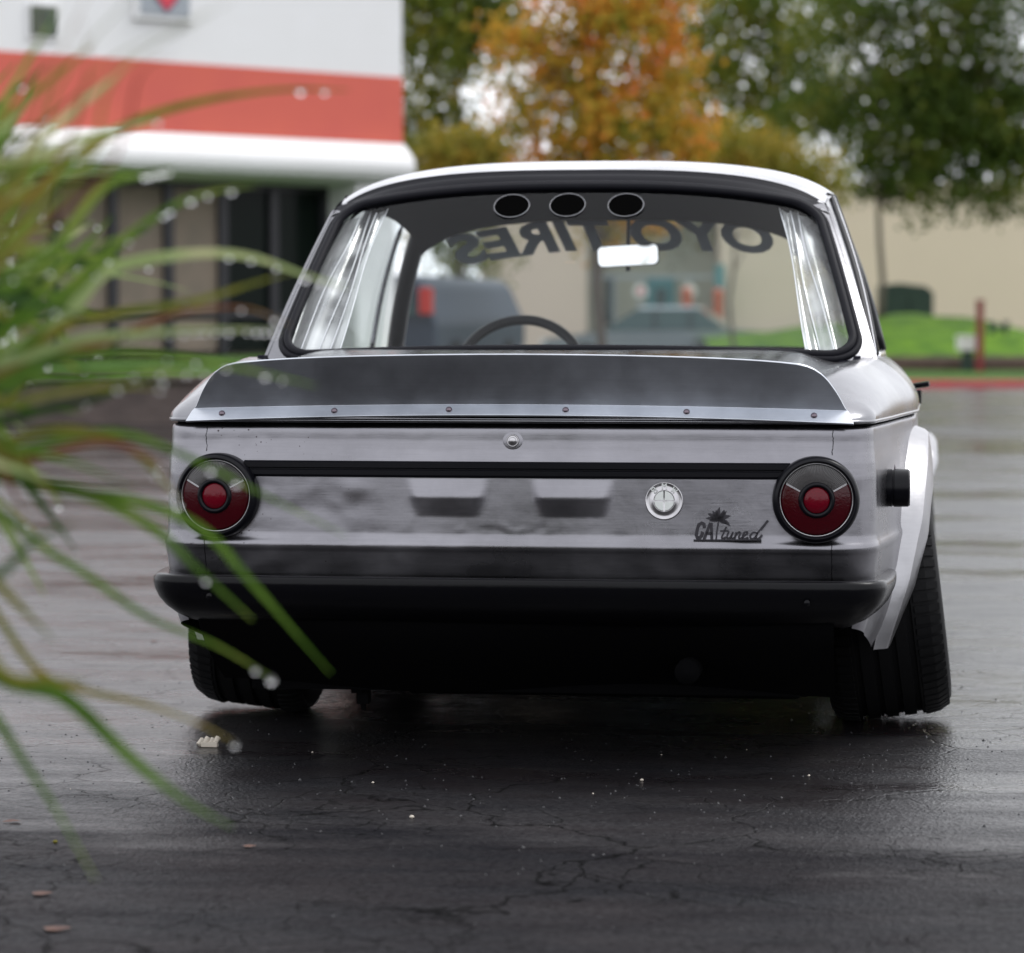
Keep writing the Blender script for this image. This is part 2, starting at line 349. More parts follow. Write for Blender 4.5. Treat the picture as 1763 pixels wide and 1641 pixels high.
M['water'] = mat('water_drop', (1, 1, 1), 0, trans=1, ior=1.33)
M['litter'] = mat('dead_leaf', (.10, .05, .035), .7, var=(40, (.06, .03, .025), .2))
M['pebble'] = mat('pale_chip', (.5, .45, .38), .6)
M['grit'] = mat('dark_grit', (.02, .02, .022), .5)

# ---------------------------------------------------------------- setting: ground
g = mesh('ground', [(-250, -120, 0), (250, -120, 0), (250, 400, 0), (-250, 400, 0)], [(0, 1, 2, 3)], M['asphalt'])
tag(g, kind='structure')

def bank(name, prof, x0, x1, nx, m, zf=None):
    """terrain strip: prof = (D, z) rows from near to far, x0/x1 metres right of the view axis"""
    vs, fs = [], []
    for (D, z) in prof:
        for i in range(nx+1):
            X = lerp(x0, x1, i/nx); zz = z*(zf(X, D) if zf else 1)
            p = Vector((CAM.x, CAM.y, 0))+FW*D+RT*X; vs.append((p.x, p.y, zz))
    for j in range(len(prof)-1):
        for i in range(nx):
            a = j*(nx+1)+i; fs.append((a, a+1, a+nx+2, a+nx+1))
    return mesh(name, vs, fs, m, smooth=True)
def fpt(X, D, z): 
    p = Vector((CAM.x, CAM.y, 0))+FW*D+RT*X; return Vector((p.x, p.y, z))
FM = Matrix.Translation((CAM.x, CAM.y, 0))@Matrix.Rotation(YAW, 4, 'Z')     # local x = right, local y = ahead of the camera
def fbox(name, x0, x1, d0, d1, z0, z1, m, parent=None, bevel=0):
    b = MB(); b.box(x0, x1, d0, d1, z0, z1, M=FM); return b.build(name, m, parent, bevel=bevel)

# red kerb, verge, retaining bed, mound (right)
tag(fbox('kerb', 3.3, 16, 44.6, 44.78, -.02, .118, M['kerb_red'], bevel=.02), kind='structure')
tag(bank('grass_verge', [(44.78, .10), (45.4, .14), (47.95, .22)], 3.3, 16, 24, M['grass2']), kind='structure')
tag(bank('mulch_bed', [(47.95, .18), (47.96, .40), (48.3, .45), (48.5, .44)], 3.3, 16, 24, M['mulch']), kind='structure')
def moundf(X, D):
    # height of the mound along its length
    t = curve([(2.5, .55), (5.6, .85), (6.4, 1.0), (7.3, 1.04), (8.3, .96), (9.2, .8), (10.5, .45), (14, .4)], X)
    s = max(0, min(1, (D-48.4)/4)); return lerp(1, t, s)*(1+.03*math.sin(X*3.1+D))
tag(bank('grass_mound', [(48.4, .42), (49.4, .72), (50.6, .95), (52, 1.10), (54, 1.12), (58, .9), (63.5, .75)], 3.3, 16, 40, M['grass'], moundf), kind='structure')

# ---------------------------------------------------------------- beige building on the right
bb = empty('beige_building', fpt(4, 64, 0)); tag(bb, 'long low beige stucco building behind the green mound and trees', 'building')
bb.rotation_euler = (0, 0, YAW)
def lb(p, name, x0, x1, y0, y1, z0, z1, m, bevel=0):
    b = MB(); b.box(x0, x1, y0, y1, z0, z1); return b.build(name, m, p, bevel=bevel)
# local x: metres right of X=4 ; y: metres beyond D=64
lb(bb, 'wall', .55, 30, 0, 8, 0, 3.95, M['beige'])
lb(bb, 'wall', -4.7, -2.36, 0, 8, 0, 3.6, M['beige'])
lb(bb, 'entrance_wall', -2.35, .54, 1.2, 8, 0, 3.6, M['greywall'])
lb(bb, 'roof_edge', -4.8, 30.1, -.12, 8.1, 3.951, 4.1, M['beige'])
d = lb(bb, 'door', -1.0, -.38, 1.12, 1.2, 0.02, 2.05, M['teal'], .01)
lb(d, 'door_pane', -.82, -.56, 1.105, 1.125, 1.0, 1.8, M['carglass'])
d = lb(bb, 'window', -1.92, -1.72, 1.13, 1.2, 1.0, 2.1, M['frame']); lb(d, 'pane', -1.89, -1.75, 1.12, 1.135, 1.05, 2.05, M['carglass'])
lb(bb, 'column', .42, .62, -.4, -.2, 0, 2.3, M['teal'])
lb(bb, 'rail', -2.3, .42, -.33, -.29, 2.0, 2.06, M['signgrey'])
for x in (-1.8, -1.25, -.15): lb(bb, 'rail_post', x, x+.04, -.33, -.29, 0, 1.995, M['signgrey'])
for x in (-1.2, -.15):
    b = MB(); b.lathe([(0, 0), (.14, 0), (.15, .01), (.15, .03), (0, .03)], Matrix.Translation((x, -.34, 1.72))@Matrix.Rotation(R(90), 4, 'X'), 24)
    s_ = b.build('notice_sign', M['plateW'], bb)
    b = MB(); b.lathe([(0, 0), (.07, 0), (.07, .006), (0, .006)], Matrix.Translation((x, -.371, 1.72))@Matrix.Rotation(R(90), 4, 'X'), 20); b.build('notice_mark', M['signred'], s_)

# ---------------------------------------------------------------- white building with the red stripe (left)
P1 = gnd(693, 33); P0 = gnd(0, 29.8)
dv = (P1-P0).normalized(); WB_A = math.atan2(dv.y, dv.x)
wb = empty('shop_building', P1, WB_A); tag(wb, 'white stucco shop building with red stripe and rounded canopy edge', 'building')
LEN = 15
lb(wb, 'upper_wall', -LEN, 0, 0, 7, 3.72, 5.6, M['white'])
for z_ in (4.62, 5.15): lb(wb, 'wall_joint', -LEN, .002, -.003, .0, z_, z_+.018, M['signgrey'])
lb(wb, 'stripe', -LEN, .004, -.012, 7, 2.98, 3.72, M['red'])
# fascia with a bull-nosed lower edge
prof = [(-.004, 2.98), (-.05, 2.93), (-.16, 2.84), (-.22, 2.75), (-.22, 2.66), (-.17, 2.58), (-.05, 2.53), (.3, 2.50), (1.3, 2.50), (1.3, 2.98)]
vs = [(x, y, z) for x in (-LEN, .02) for (y, z) in prof]; n = len(prof)
fs = [(i, i+1, n+i+1, n+i) for i in range(n-1)]+[tuple(range(n))[::-1], tuple(range(n, 2*n))]
fixn(mesh('canopy_edge', vs, fs, M['white'], wb))
lb(wb, 'inner_wall', -LEN, 0, 1.1, 7, 0, 2.499, M['greywall'])
lb(wb, 'column', -.62, -.08, .02, .7, 0, 2.52, M['white'], .02)
lb(wb, 'column', -6.6, -4.75, .3, .9, 0, 2.52, M['white'], .02)
lb(wb, 'sill_wall', -4.75, -.62, .60, .75, 0, .62, M['retain'])
# glazing bays; recess .6 m changes the spacing slightly
xs = [-4.72, -4.12, -3.42, -2.72, -2.02, -1.35, -.66]
for i, x in enumerate(xs): lb(wb, 'mullion', x-.055, x+.055, .56, .68, .62, 2.51, M['frame'])
for i in range(6):
    a, b_ = xs[i]+.056, xs[i+1]-.056
    m_ = M['blind'] if i < 4 else M['darkglass']
    q = lb(wb, 'window_pane', a, b_, .62, .64, 1.09, 2.45, m_)
    lb(wb, 'window_pane', a, b_, .62, .64, .66, 1.03, m_)
    lb(wb, 'transom', a, b_, .575, .66, 1.03, 1.09, M['frame'])
    lb(wb, 'head_rail', a, b_, .575, .66, 2.44, 2.51, M['frame'])
# small dark square window in the upper wall
q = lb(wb, 'small_window', -4.78, -4.40, -.03, -.002, 3.86, 4.24, M['white'], .01)
lb(q, 'pane', -4.74, -4.44, -.04, -.028, 3.90, 4.20, mat('dark_pane', (.03, .05, .03), .1, var=(5, (.10, .12, .07), .15)))
# sign panel
q = lb(wb, 'sign', -3.52, -2.80, -.07, -.002, 4.14, 5.0, M['white'], .01)
lb(q, 'sign_face', -3.46, -2.86, -.085, -.068, 4.20, 4.94, M['signgrey'])
def shield(cx, zb, s):
    pts = [(0, 0), (.10, .10), (.17, .20), (.20, .30), (.20, .44), (0, .47), (-.20, .44), (-.20, .30), (-.17, .20), (-.10, .10)]
    return [(cx+x*s, zb+z*s) for x, z in pts]
for s, y, m_ in ((1.22, -.092, M['frame']), (1.0, -.098, M['signred'])):
    pts = shield(-3.15, 4.22 if s > 1.1 else 4.25, s); n = len(pts)
    vs = [(x, -.084, z) for x, z in pts]+[(x, y, z) for x, z in pts]
    fs = [tuple(range(n, 2*n))]+[(i, (i+1) % n, n+(i+1) % n, n+i) for i in range(n)]
    fixn(mesh('sign_emblem', vs, fs, mat('sign_blue_grey', (.12, .12, .19), .6) if s > 1.1 else m_, q))

# raised lawn and low wall in front of it
rw = fbox('retaining_wall', -14, -.4, 27.7, 27.95, -.02, .40, M['retain']); tag(rw, 'low dark brown retaining wall below the shop lawn', 'low wall')
tag(fbox('wall_coping', -14, -.35, 27.64, 28.02, .401, .455, M['retain'], rw, .01)) 
tag(bank('lawn', [(28.0, .40), (29, .52), (31, .60), (33.5, .62)], -14, -1.0, 20, M['grass2']), kind='structure')

# ---------------------------------------------------------------- street things on the right
def P_(px, D): return D*(px-PW/2)/F
rp = MB(); x = P_(1686, 47.4)
rp.box(x-.055, x+.055, 47.35, 47.46, .15, 1.32, M=FM); rp.box(x-.065, x+.065, 47.34, 47.47, 1.321, 1.37, M=FM)
tag(rp.build('marker_post', M['post_red'], bevel=.008), 'thin dark red post standing in front of the green mound', 'post')
x = P_(1664, 47.75)
sb = MB(); sb.box(x-.17, x+.17, 47.6, 47.8, .55, .76, M=FM); sb.box(x-.185, x+.185, 47.58, 47.82, .761, .79, M=FM)
o = sb.build('utility_box', M['plateW'], bevel=.012); tag(o, 'small white utility box beside the dark red post', 'box')
fbox('box_base', x-.09, x+.09, 47.64, 47.76, .15, .549, M['utility'], o)
# dark green cabinet
x0, x1 = P_(1516, 55.5), P_(1602, 55.5)
ub = empty('electrical_cabinet'); tag(ub, 'dark green utility cabinet on the mound behind the tree trunk', 'cabinet')
b = MB(); pr = [(x0, .8), (x1, .8), (x1, 1.58), (x1-.14, 1.70), (x0+.3, 1.76), (x0, 1.72)]
vs = [FM@Vector((x, y, z)) for y in (55.2, 56.2) for (x, z) in pr]; n = len(pr)
b.add(vs, [tuple(range(n)), tuple(range(n, 2*n))[::-1]]+[(i, n+i, n+(i+1) % n, (i+1) % n) for i in range(n)]); b.build('cabinet_body', M['utility'], ub, bevel=.01)
for k in (0, 1):
    a = lerp(x0, x1, .04+.48*k); fbox('cabinet_door', a, a+(x1-x0)*.44, 55.165, 55.198, .9, 1.52, M['utility'], ub, .006)
# pipe fittings right of the post
x = P_(1718, 50)
b = MB()
for dx in (-.13, .13): b.tube([fpt(x+dx, 50, .55), fpt(x+dx, 50, 1.0)], .04, 8)
b.tube([fpt(x-.13, 50, .93), fpt(x+.13, 50, .93)], .035, 8); b.lathe([(0, 0), (.07, 0), (.07, .03), (0, .03)], Matrix.Translation(fpt(x-.13, 50, 1.0)), 12); b.lathe([(0, 0), (.07, 0), (.07, .03), (0, .03)], Matrix.Translation(fpt(x+.13, 50, 1.0)), 12)
tag(b.build('water_valve', M['utility']), 'pair of dark pipe valves on the mound right of the red post', 'valve')
# orange markers seen through the windscreen
for px, py, D, h, lab in ((1183, 521, 57, .5, 'small orange marker above the silver sedan, left one'), (1237, 528, 57, .62, 'red orange marker with dark base above the silver sedan rear')):
    c = at(px, py, D); b = MB()
    b.lathe([(0, 0), (.10, 0), (.11, .05), (.09, .1), (.10, h), (.04, h+.05), (0, h+.05)], Matrix.Translation((c.x, c.y, c.z-h/2)), 16, 0)
    b.tube([(c.x, c.y, 0), (c.x, c.y, c.z-h/2)], .05, 8, 2)
    tag(b.build('marker_post', [M['orange'], M['plateW'], M['frame']]), lab, 'marker')

# ---------------------------------------------------------------- trees
def tree(name, px, D, lobes, leafmat, n, label, ground=0, size=.13, trunk_r=.07, spread=1.0, lean=0.0, fork=2.0, group='trees behind the car'):
    """lobes: (px, py, rx_px, ry_px, dD) blobs of the crown in photograph measure at distance D"""
    base = gnd(px, D, ground); root = empty(name, base)
    tag(root, label, 'tree', group)
    s = F/D; L_ = []
    for (lx, ly, rx, ry, dD) in lobes:
        c = at(lx, ly, D+dD)-base; L_.append((c, rx/s, ry/s))
    top = max(c.z+ry*.5 for c, rx, ry in L_)
    b = MB(); P = [Vector((0, 0, 0))]
    k = 9
    for i in range(1, k+1): P.append(Vector((lean*i/k+.05*math.sin(i*1.7), .04*math.sin(i*2.3), top*i/k)))
    b.tube(P, [trunk_r*(1.25 if i == 0 else 1-.085*i) for i in range(k+1)], 9)
    b.build('trunk', M['bark'], root, smooth=True)
    b = MB(); rnd = random.Random(int(px))
    for (c, rx, ry) in L_:
        t0 = max(fork/top, min(.8, (c.z-.9)/top)); i0 = min(k-1, int(t0*k)); st = P[i0]
        mid = st.lerp(c, .5)+Vector((0, 0, .15))
        b.tube(cr([st, mid, c], 4), [trunk_r*.45*(1-.1*j) for j in range(9)], 6)
        for q in range(3):
            e = c+Vector((rnd.uniform(-1, 1)*rx, rnd.uniform(-.6, .6)*rx, rnd.uniform(-.8, .8)*ry))*.7
            b.tube([mid, mid.lerp(e, .5)+Vector((0, 0, .08)), e], [trunk_r*.22, trunk_r*.15, .006], 5)
    b.build('branches', M['bark'], root, smooth=True)
    vs, fs = [], []
    vol = [rx*rx*ry for c, rx, ry in L_]; tot = sum(vol)
    for (c, rx, ry), v in zip(L_, vol):
        for q in range(int(n*v/tot)):
            # clumped: pick a twig centre on the lobe, then leaves round it
            if q % 34 == 0:
                d_ = Vector((rnd.gauss(0, 1), rnd.gauss(0, 1), rnd.gauss(0, 1))).normalized()*(rnd.random()**.42)
                tc = c+Vector((d_.x*rx*spread, d_.y*rx*spread*.9, d_.z*ry)); tc.z -= .1*rnd.random()
            p = tc+Vector((rnd.gauss(0, .20), rnd.gauss(0, .20), rnd.gauss(0, .13)))*size/.13*1.1
            a = Vector((rnd.gauss(0, 1), rnd.gauss(0, 1), rnd.gauss(0, .6))).normalized(); h = a.orthogonal().normalized()
            h.rotate(Matrix.Rotation(rnd.random()*6.28, 3, a)); w2 = h.cross(a).normalized()
            L1 = size*rnd.uniform(.6, 1.15); W1 = L1*.36; i = len(vs)
            vs += [p, p+h*L1*.5+w2*W1, p+h*L1, p+h*L1*.5-w2*W1]; fs.append((i, i+1, i+2, i+3))
    mesh('crown', vs, fs, leafmat, root)
    return root
tree('maple_tree', 1030, 42, [(1040, 60, 150, 90, 0), (930, 110, 90, 60, .3), (900, 60, 70, 50, -.3), (1120, 140, 90, 75, .2), (1020, 190, 120, 80, -.2), (900, 190, 80, 45, 0), (1090, -40, 130, 80, 0), (960, -30, 90, 60, .4), (1060, 265, 140, 60, 0), (960, 290, 90, 50, .3), (1060, 370, 90, 50, .2), (1170, 240, 80, 60, .1)],
     M['lf_orange'], 15000, 'orange and yellow maple in autumn colour above the car roof', trunk_r=.085, size=.12, fork=1.6)
tree('leafy_tree', 790, 52, [(760, 60, 120, 90, 0), (850, 40, 90, 80, .4), (730, 180, 80, 80, 0), (800, 250, 90, 60, .4), (720, -60, 130, 100, 0), (840, -60, 100, 80, 0), (810, 340, 90, 60, 0), (800, 425, 85, 55, 0), (690, 280, 90, 90, .5)],
     M['lf_green'], 14500, 'green tree between the white shop and the orange maple', trunk_r=.1, size=.14, fork=1.2)
tree('leafy_tree', 1515, 52, [(1600, 110, 130, 110, 0), (1500, 200, 110, 80, 0), (1700, 120, 120, 120, .4), (1650, 250, 110, 75, 0), (1760, 220, 100, 90, .3), (1560, 300, 100, 55, 0), (1700, 335, 75, 50, -.2), (1480, 310, 70, 45, 0), (1450, 70, 100, 90, .3), (1560, -30, 150, 90, 0), (1720, -30, 140, 90, 0), (1400, 190, 80, 70, .3), (1620, 345, 70, 38, 0), (1850, 120, 100, 120, 0), (1620, 200, 180, 120, .8), (1740, 290, 90, 70, .5)],
     M['lf_dark'], 25000, 'large dark green tree with thin trunk rising from the grass mound', ground=.95, trunk_r=.06, size=.14, fork=2.9)
tree('leafy_tree', 1330, 66, [(1280, 60, 130, 100, 0), (1380, 30, 120, 80, 0), (1220, 90, 70, 100, -.3), (1330, 150, 110, 90, .5), (1260, 210, 100, 60, 0), (1400, 230, 100, 80, 0), (1430, 120, 90, 100, .4), (1180, 200, 70, 60, 0), (1210, -10, 100, 90, 0), (1330, -60, 130, 80, 0), (1200, 130, 80, 90, 0), (1170, 400, 90, 60, 0)],
     M['lf_green'], 12500, 'thin airy green tree with bright sky gaps behind the maple', ground=.6, trunk_r=.1, size=.17, spread=1.15)
tree('young_tree', 1260, 47, [(1250, 245, 80, 45, 0), (1330, 270, 75, 40, 0), (1200, 285, 60, 40, 0), (1300, 310, 90, 40, .2), (1390, 300, 70, 40, .3), (1350, 335, 80, 40, 0)],
     M['lf_yellow'], 6500, 'low yellow green tree just above the right half of the car roof', trunk_r=.04, size=.12, fork=1.3)
tree('young_tree', 790, 45, [(790, 250, 60, 40, 0), (740, 275, 50, 30, 0), (850, 270, 60, 40, 0), (810, 300, 80, 35, 0)],
     M['lf_yellow'], 2800, 'low yellow green tree just above the left half of the car roof', trunk_r=.04, size=.12, fork=1.3)

# ---------------------------------------------------------------- parked cars beyond
def sedan(px, D, rz):
    root = empty('parked_sedan', gnd(px, D), YAW+rz); tag(root, 'silver sedan parked far ahead, seen through the windscreen', 'car')
    # side outline, local x = length (front at -x), y = width
    out_ = [(-2.1, .30), (-2.15, .55), (-2.0, .72), (-1.0, .86), (1.35, .90), (2.0, .84), (2.12, .6), (2.08, .30)]
    n = len(out_); vs = []
    for y, k in ((-.84, .97), (-.86, 1), (.86, 1), (.84, .97)): vs += [(x*k, y if abs(y) > .85 else y*.98, z) for x, z in out_]
    fs = [(j*n+i, j*n+(i+1) % n, (j+1)*n+(i+1) % n, (j+1)*n+i) for j in range(3) for i in range(n)]+[tuple(range(n)), tuple(range(3*n, 4*n))[::-1]]
    fixn(mesh('body', vs, fs, M['carsilver'], root)).modifiers.new('b', 'BEVEL').width = .05
    def cab(z0, z1, w0, w1, xa, xb, xc, xd, name, m):
        v = [(xa, -w0, z0), (xd, -w0, z0), (xd, w0, z0), (xa, w0, z0), (xb, -w1, z1), (xc, -w1, z1), (xc, w1, z1), (xb, w1, z1)]
        return fixn(mesh(name, v, [(0, 1, 5, 4), (1, 2, 6, 5), (2, 3, 7, 6), (3, 0, 4, 7), (4, 5, 6, 7), (0, 3, 2, 1)], m, root))
    cab(.86, 1.27, .76, .60, -1.0, -.35, .75, 1.35, 'windows', M['carglass'])
    cab(1.265, 1.31, .61, .55, -.37, -.3, .7, .77, 'roof', M['carsilver'])
    for x in (-.02, .62):
        for s in (-1, 1): b = MB(); b.tube([(x, s*.765, .88), (x, s*.61, 1.27)], .022, 6); b.build('window_pillar', M['frame'], root)
    for x in (-1.3, 1.3):
        for s in (-1, 1):
            b = MB(); b.lathe([(.0, -.02), (.18, -.02), (.2, .0), (.31, 0), (.32, .05), (.32, .18), (.3, .2), (0, .2)], Matrix.Translation((x, s*.70, .32))@Matrix.Rotation(R(90)*s*-1, 4, 'X'), 24)
            b.build('wheel', M['tyre'], root)
    for s in (-1, 1):
        b = MB(); b.box(2.02, 2.14, s*.55-.18, s*.55+.18, .62, .76); b.build('tail_light', M['lampred'], root)
        b = MB(); b.box(-2.14, -2.02, s*.55-.18, s*.55+.18, .60, .72); b.build('headlight', M['plateW'], root)
    return root
sedan(1140, 54, R(-12))
def suv(px, D):
    root = empty('parked_suv', gnd(px, D), YAW-R(17)); tag(root, 'dark blue grey off-road vehicle with red tail lights beyond the steering wheel', 'car')
    out_ = [(.32, .9), (.95, .92), (1.06, .90), (1.54, .72), (1.64, .56)]      # z, half width
    rows = []
    for y, k in ((0, 1), (4.3, 1)): rows += [(-w_, y+(z-.95)*.12*(1 if y == 0 else -2) if z > 1 else y, z) for z, w_ in out_]+[(w_, y+(z-.95)*.12*(1 if y == 0 else -2) if z > 1 else y, z) for z, w_ in reversed(out_)]
    n = 10; fs = [tuple(range(n))[::-1], tuple(range(n, 2*n))]+[(i, (i+1) % n, n+(i+1) % n, n+i) for i in range(n)]
    o = fixn(mesh('body', rows, fs, M['carblue'], root)); q_ = o.modifiers.new('b', 'BEVEL'); q_.width = .16; q_.segments = 4
    b = MB(); b.add([(-.66, -.012, 1.08), (.66, -.012, 1.08), (.54, .045, 1.46), (-.54, .045, 1.46)], [(0, 1, 2, 3)]); b.build('rear_window', M['carglass'], root)
    for s in (-1, 1):
        b = MB(); b.box(s*.78-.09, s*.78+.09, -.03, .06, 1.10, 1.46); b.build('tail_light', M['lampred'], root, bevel=.01)
        for y in (.9, 3.4):
            b = MB(); b.lathe([(0, -.02), (.2, -.02), (.36, 0), (.38, .05), (.38, .2), (0, .22)], Matrix.Translation((s*.72, y, .38))@Matrix.Rotation(R(90)*s, 4, 'Y'), 24); b.build('wheel', M['tyre'], root)
    b = MB(); b.box(-.17, .17, -.03, -.005, .80, .95); b.build('number_plate', M['plateW'], root)
    b = MB(); b.box(-.85, .85, -.16, .0, .42, .60); b.build('bumper', M['trim'], root, bevel=.03)
    return root
suv(640, 40)

exec_car = True
# ================================================================ THE CAR
car = empty('vintage_coupe', (0, 0, 0))
tag(car, 'bare steel vintage two-door coupe with flared arches and ducktail spoiler, seen from behind', 'car')

# plan outline of the body at the belt, right half: (x, y)
def plan_half():
    pts = []
    n = 118
    for i in range(n): x = .655*i/n; pts.append((x, .014*(x/.655)**2))
    for i in range(17):
        a = R(90)*i/16; pts.append((.655+.085*math.sin(a), .014+.105*(1-math.cos(a))))
    y = .135
    while y < 3.95:
        pts.append((curve([(.12, .740), (.2, .752), (.35, .772), (.6, .800), (.85, .832), (1.3, .842), (2, .842), (3.0, .838), (3.6, .815), (3.9, .775), (4, .76)], y), y)); y += .03
    for i in range(9):
        a = R(90)*i/8; pts.append((.66+.10*math.cos(a), 3.97+.10*math.sin(a)))
    for i in range(1, 12): pts.append((.66*(1-i/11), 4.07+.03*(1-(1-i/11)**2)))
    return pts
half = plan_half()
outl = [Vector((x, y)) for x, y in half]+[Vector((-x, y)) for x, y in reversed(half[1:-1])]
NO = len(outl); norms = []
for i in range(NO):
    t = outl[(i+1) % NO]-outl[i-1]; norms.append(Vector((t.y, -t.x)).normalized())
PROF = [(.385, .0085), (.40, .0130), (.445, .0235), (.4525, .0262), (.458, .0270), (.464, .0256), (.472, .0195), (.482, .0168), (.53, .0148), (.600, .0125), (.632, .0088), (.655, .0036), (.675, .0005), (.690, -.0002), (.698, -.0015), (.703, -.0055), (.705, -.012)]
def sstep(a, b, x): t = max(0, min(1, (x-a)/(b-a))); return t*t*(3-2*t)
def emboss(x, z):
    o = 0
    for cx in (-.132, .127):
        top, rid, bot = .598, .559, .519
        if bot < z < top:
            h = (top-z)/(top-rid) if z > rid else (z-bot)/(rid-bot)
            hw = lerp(.080, .064, max(0, min(1, (top-z)/(top-bot))))
            e = sstep(0, 1, (hw+.012-abs(x-cx))/.026); o += .0084*(h if h < .85 else .85+.11*(1-(1-(h-.85)/.15)**2))*e
    return o
def dents(x, z):
    v = noise.noise(Vector((x*3.2, z*7, 1.7)))*.0012+noise.noise(Vector((x*9, z*15, 4.2)))*.00035
    k = math.exp(-((x+.42)/.17)**2-((z-.545)/.06)**2)
    v += k*(noise.noise(Vector((x*14, z*22, 9.1)))*.0012)
    v += math.exp(-((x+.40)/.09)**2-((z-.53)/.03)**2)*-.0010
    v += math.exp(-((x+.33)/.04)**2-((z-.575)/.02)**2)*.002
    v += math.exp(-((x-.0)/.12)**2-((z-.492)/.014)**2)*(noise.noise(Vector((x*38, z*50, 2))))*.0013
    v += math.exp(-((z-.475)/.012)**2)*noise.noise(Vector((x*20, 3, 1)))*.0010
    v += math.exp(-((z-.42)/.03)**2)*(noise.noise(Vector((x*13, z*16, 7))))*.0018*(1 if abs(x) > .25 else .4)
    v += noise.noise(Vector((x*30, z*36, 8.8)))*.00016*(1+2*math.exp(-((x+.35)/.3)**2))
    v += math.exp(-((x+.62)/.10)**2)*noise.noise(Vector((x*25, z*30, 5)))*.0016
    return v
ZR = [.385+(.705-.385)*j/96 for j in range(97)]
ARCH = [(.85, .28, .345), (3.35, .26, .325)]
def inarch(y, z): return any((y-a)**2+(z-b)**2 < r*r for a, b, r in ARCH)
vs = []
for z in ZR:
    o0 = curve(PROF, z)
    for i in range(NO):
        p, nn = outl[i], norms[i]
        rear = max(0, -nn.y)
        o_ = o0*(lerp(.45, 1, rear))
        if p.y < .2: o_ += (emboss(p.x, z)+dents(p.x, z))*rear**2
        else: o_ += noise.noise(Vector((p.y*2, z*4, 3)))*.0015
        vs.append((p.x+nn.x*o_, p.y+nn.y*o_, z))
fs = []
for j in range(len(ZR)-1):
    for i in range(NO):
        a, b = j*NO+i, j*NO+(i+1) % NO
        if inarch(vs[a][1], vs[a][2]) and abs(vs[a][0]) > .7: continue
        fs.append((a, b, b+NO, a+NO))
body = fixn(mesh('body_shell', vs, fs, M['steel'], car, True))
# lower flanks, wrapping the rear corners under the bumper
vs, fs = [], []; ZL = [j/8 for j in range(9)]
for q_ in ZL:
    for i in range(NO):
        p, nn = outl[i], norms[i]; zlow = curve([(0, .30), (.12, .27), (.42, .212), (.6, .20), (4, .2)], p.y); z = lerp(zlow, .385, q_); t = (.385-z)/.185
        o_ = .006*(.45+.55*max(0, -nn.y))-.05*t*t-.006*t
        vs.append((p.x+nn.x*o_, p.y+nn.y*o_, z))
for j in range(8):
    for i in range(NO):
        a, b = j*NO+i, j*NO+(i+1) % NO; x, y, z = vs[a]
        if inarch(y, z) or (outl[i].y < .03): continue
        fs.append((a, b, b+NO, a+NO))
fixn(mesh('lower_flank', vs, fs, M['steel'], car, True))
# black strip standing in for the lid's overhang shadow in the shut line
b = MB()
pts = [Vector((p.x-nn.x*.012, p.y-nn.y*.012)) for p, nn in zip(outl, norms)]
b.add([(p.x, p.y, .690) for p in pts]+[(p.x, p.y, .728) for p in pts], [(i, (i+1) % NO, NO+(i+1) % NO, NO+i) for i in range(NO)])
b.build('gap_shade', M['matte'], car)

# upper body: rear wings, deck, scuttle and bonnet
def Wd(y):
    if y < .119: return .655+.085*math.sqrt(max(0, 1-((.119-y)/.105)**2)) if y > .014 else .655*math.sqrt(max(0, y)/.014)
    return curve([(.12, .740), (.2, .752), (.35, .772), (.6, .800), (.85, .832), (1.3, .842), (2, .842), (3.0, .838), (3.6, .815), (3.9, .775), (4, .76)][:-1]+[(3.97, .76), (4.07, .64), (4.1, .3)], y)
def ztop(x, y):
    u = min(1, abs(x)/max(.01, Wd(y)+.004))
    fx = max(0, 1-u**7)**.5
    L0 = .42; v = min(1, max(0, (L0-y+.014)/L0)); fy = max(0, 1-v**2.3)**.55
    H = curve([(0, .10), (.3, .118), (.75, .138), (.8, .142), (2.8, .135), (3.4, .12), (3.9, .07), (4.1, .02)], y)
    rid = .016*math.exp(-((abs(x)-(Wd(max(y, .2))-.085))/.045)**2)*sstep(.02, .3, y)-.020*math.exp(-((abs(x)-(Wd(max(y, .2))-.18))/.055)**2)*sstep(.05, .3, y)
    if y > 3.6: fy *= max(0, 1-((y-3.6)/.52)**3)**.5
    return .718+(H*fy+rid)*fx
def top_grid(name, xf, ys, nx, m, dz=0, keep=None, under=True):
    vs, fs = [], []
    for y in ys:
        for i in range(nx+1):
            u = -1+2*i/nx; x = xf(u, y); vs.append((x, y, ztop(x, y)+dz))
    for j in range(len(ys)-1):
        for i in range(nx):
            a = j*(nx+1)+i; c = (Vector(vs[a])+Vector(vs[a+nx+2]))/2
            if keep and not keep(c.x, c.y): continue
            fs.append((a, a+1, a+nx+2, a+nx+1))
    return mesh(name, vs, fs, m, car, True)
ysr = [.0015+.42*(k/26)**1.6 for k in range(27)]+[.45+.04*k for k in range(91)]
def xf(u, y):
    # columns crowd towards the edge
    s = 1 if u >= 0 else -1; a = abs(u); a = 1-(1-a)**2.2; return s*a*(Wd(y)+.004)
CAB = lambda x, y: not (.80 < y < 2.70 and abs(x) < .715)
top_grid('upper_body', xf, ysr, 72, M['steel_dim'], keep=CAB)
# rolled lip that turns down over the shut line
b = MB(); vs = []
lipz = [(.0, .720), (.006, .7175), (.007, .714), (.004, .711), (-.004, .7105)]
for (o_, z) in lipz: vs += [(p.x+nn.x*(o_+.0), p.y+nn.y*(o_+.0), z) for p, nn in zip(outl, norms)]
b.add(vs, [(j*NO+i, j*NO+(i+1) % NO, (j+1)*NO+(i+1) % NO, (j+1)*NO+i) for j in range(4) for i in range(NO)])
b.build('body_lip', M['steel_dim'], car, smooth=True)
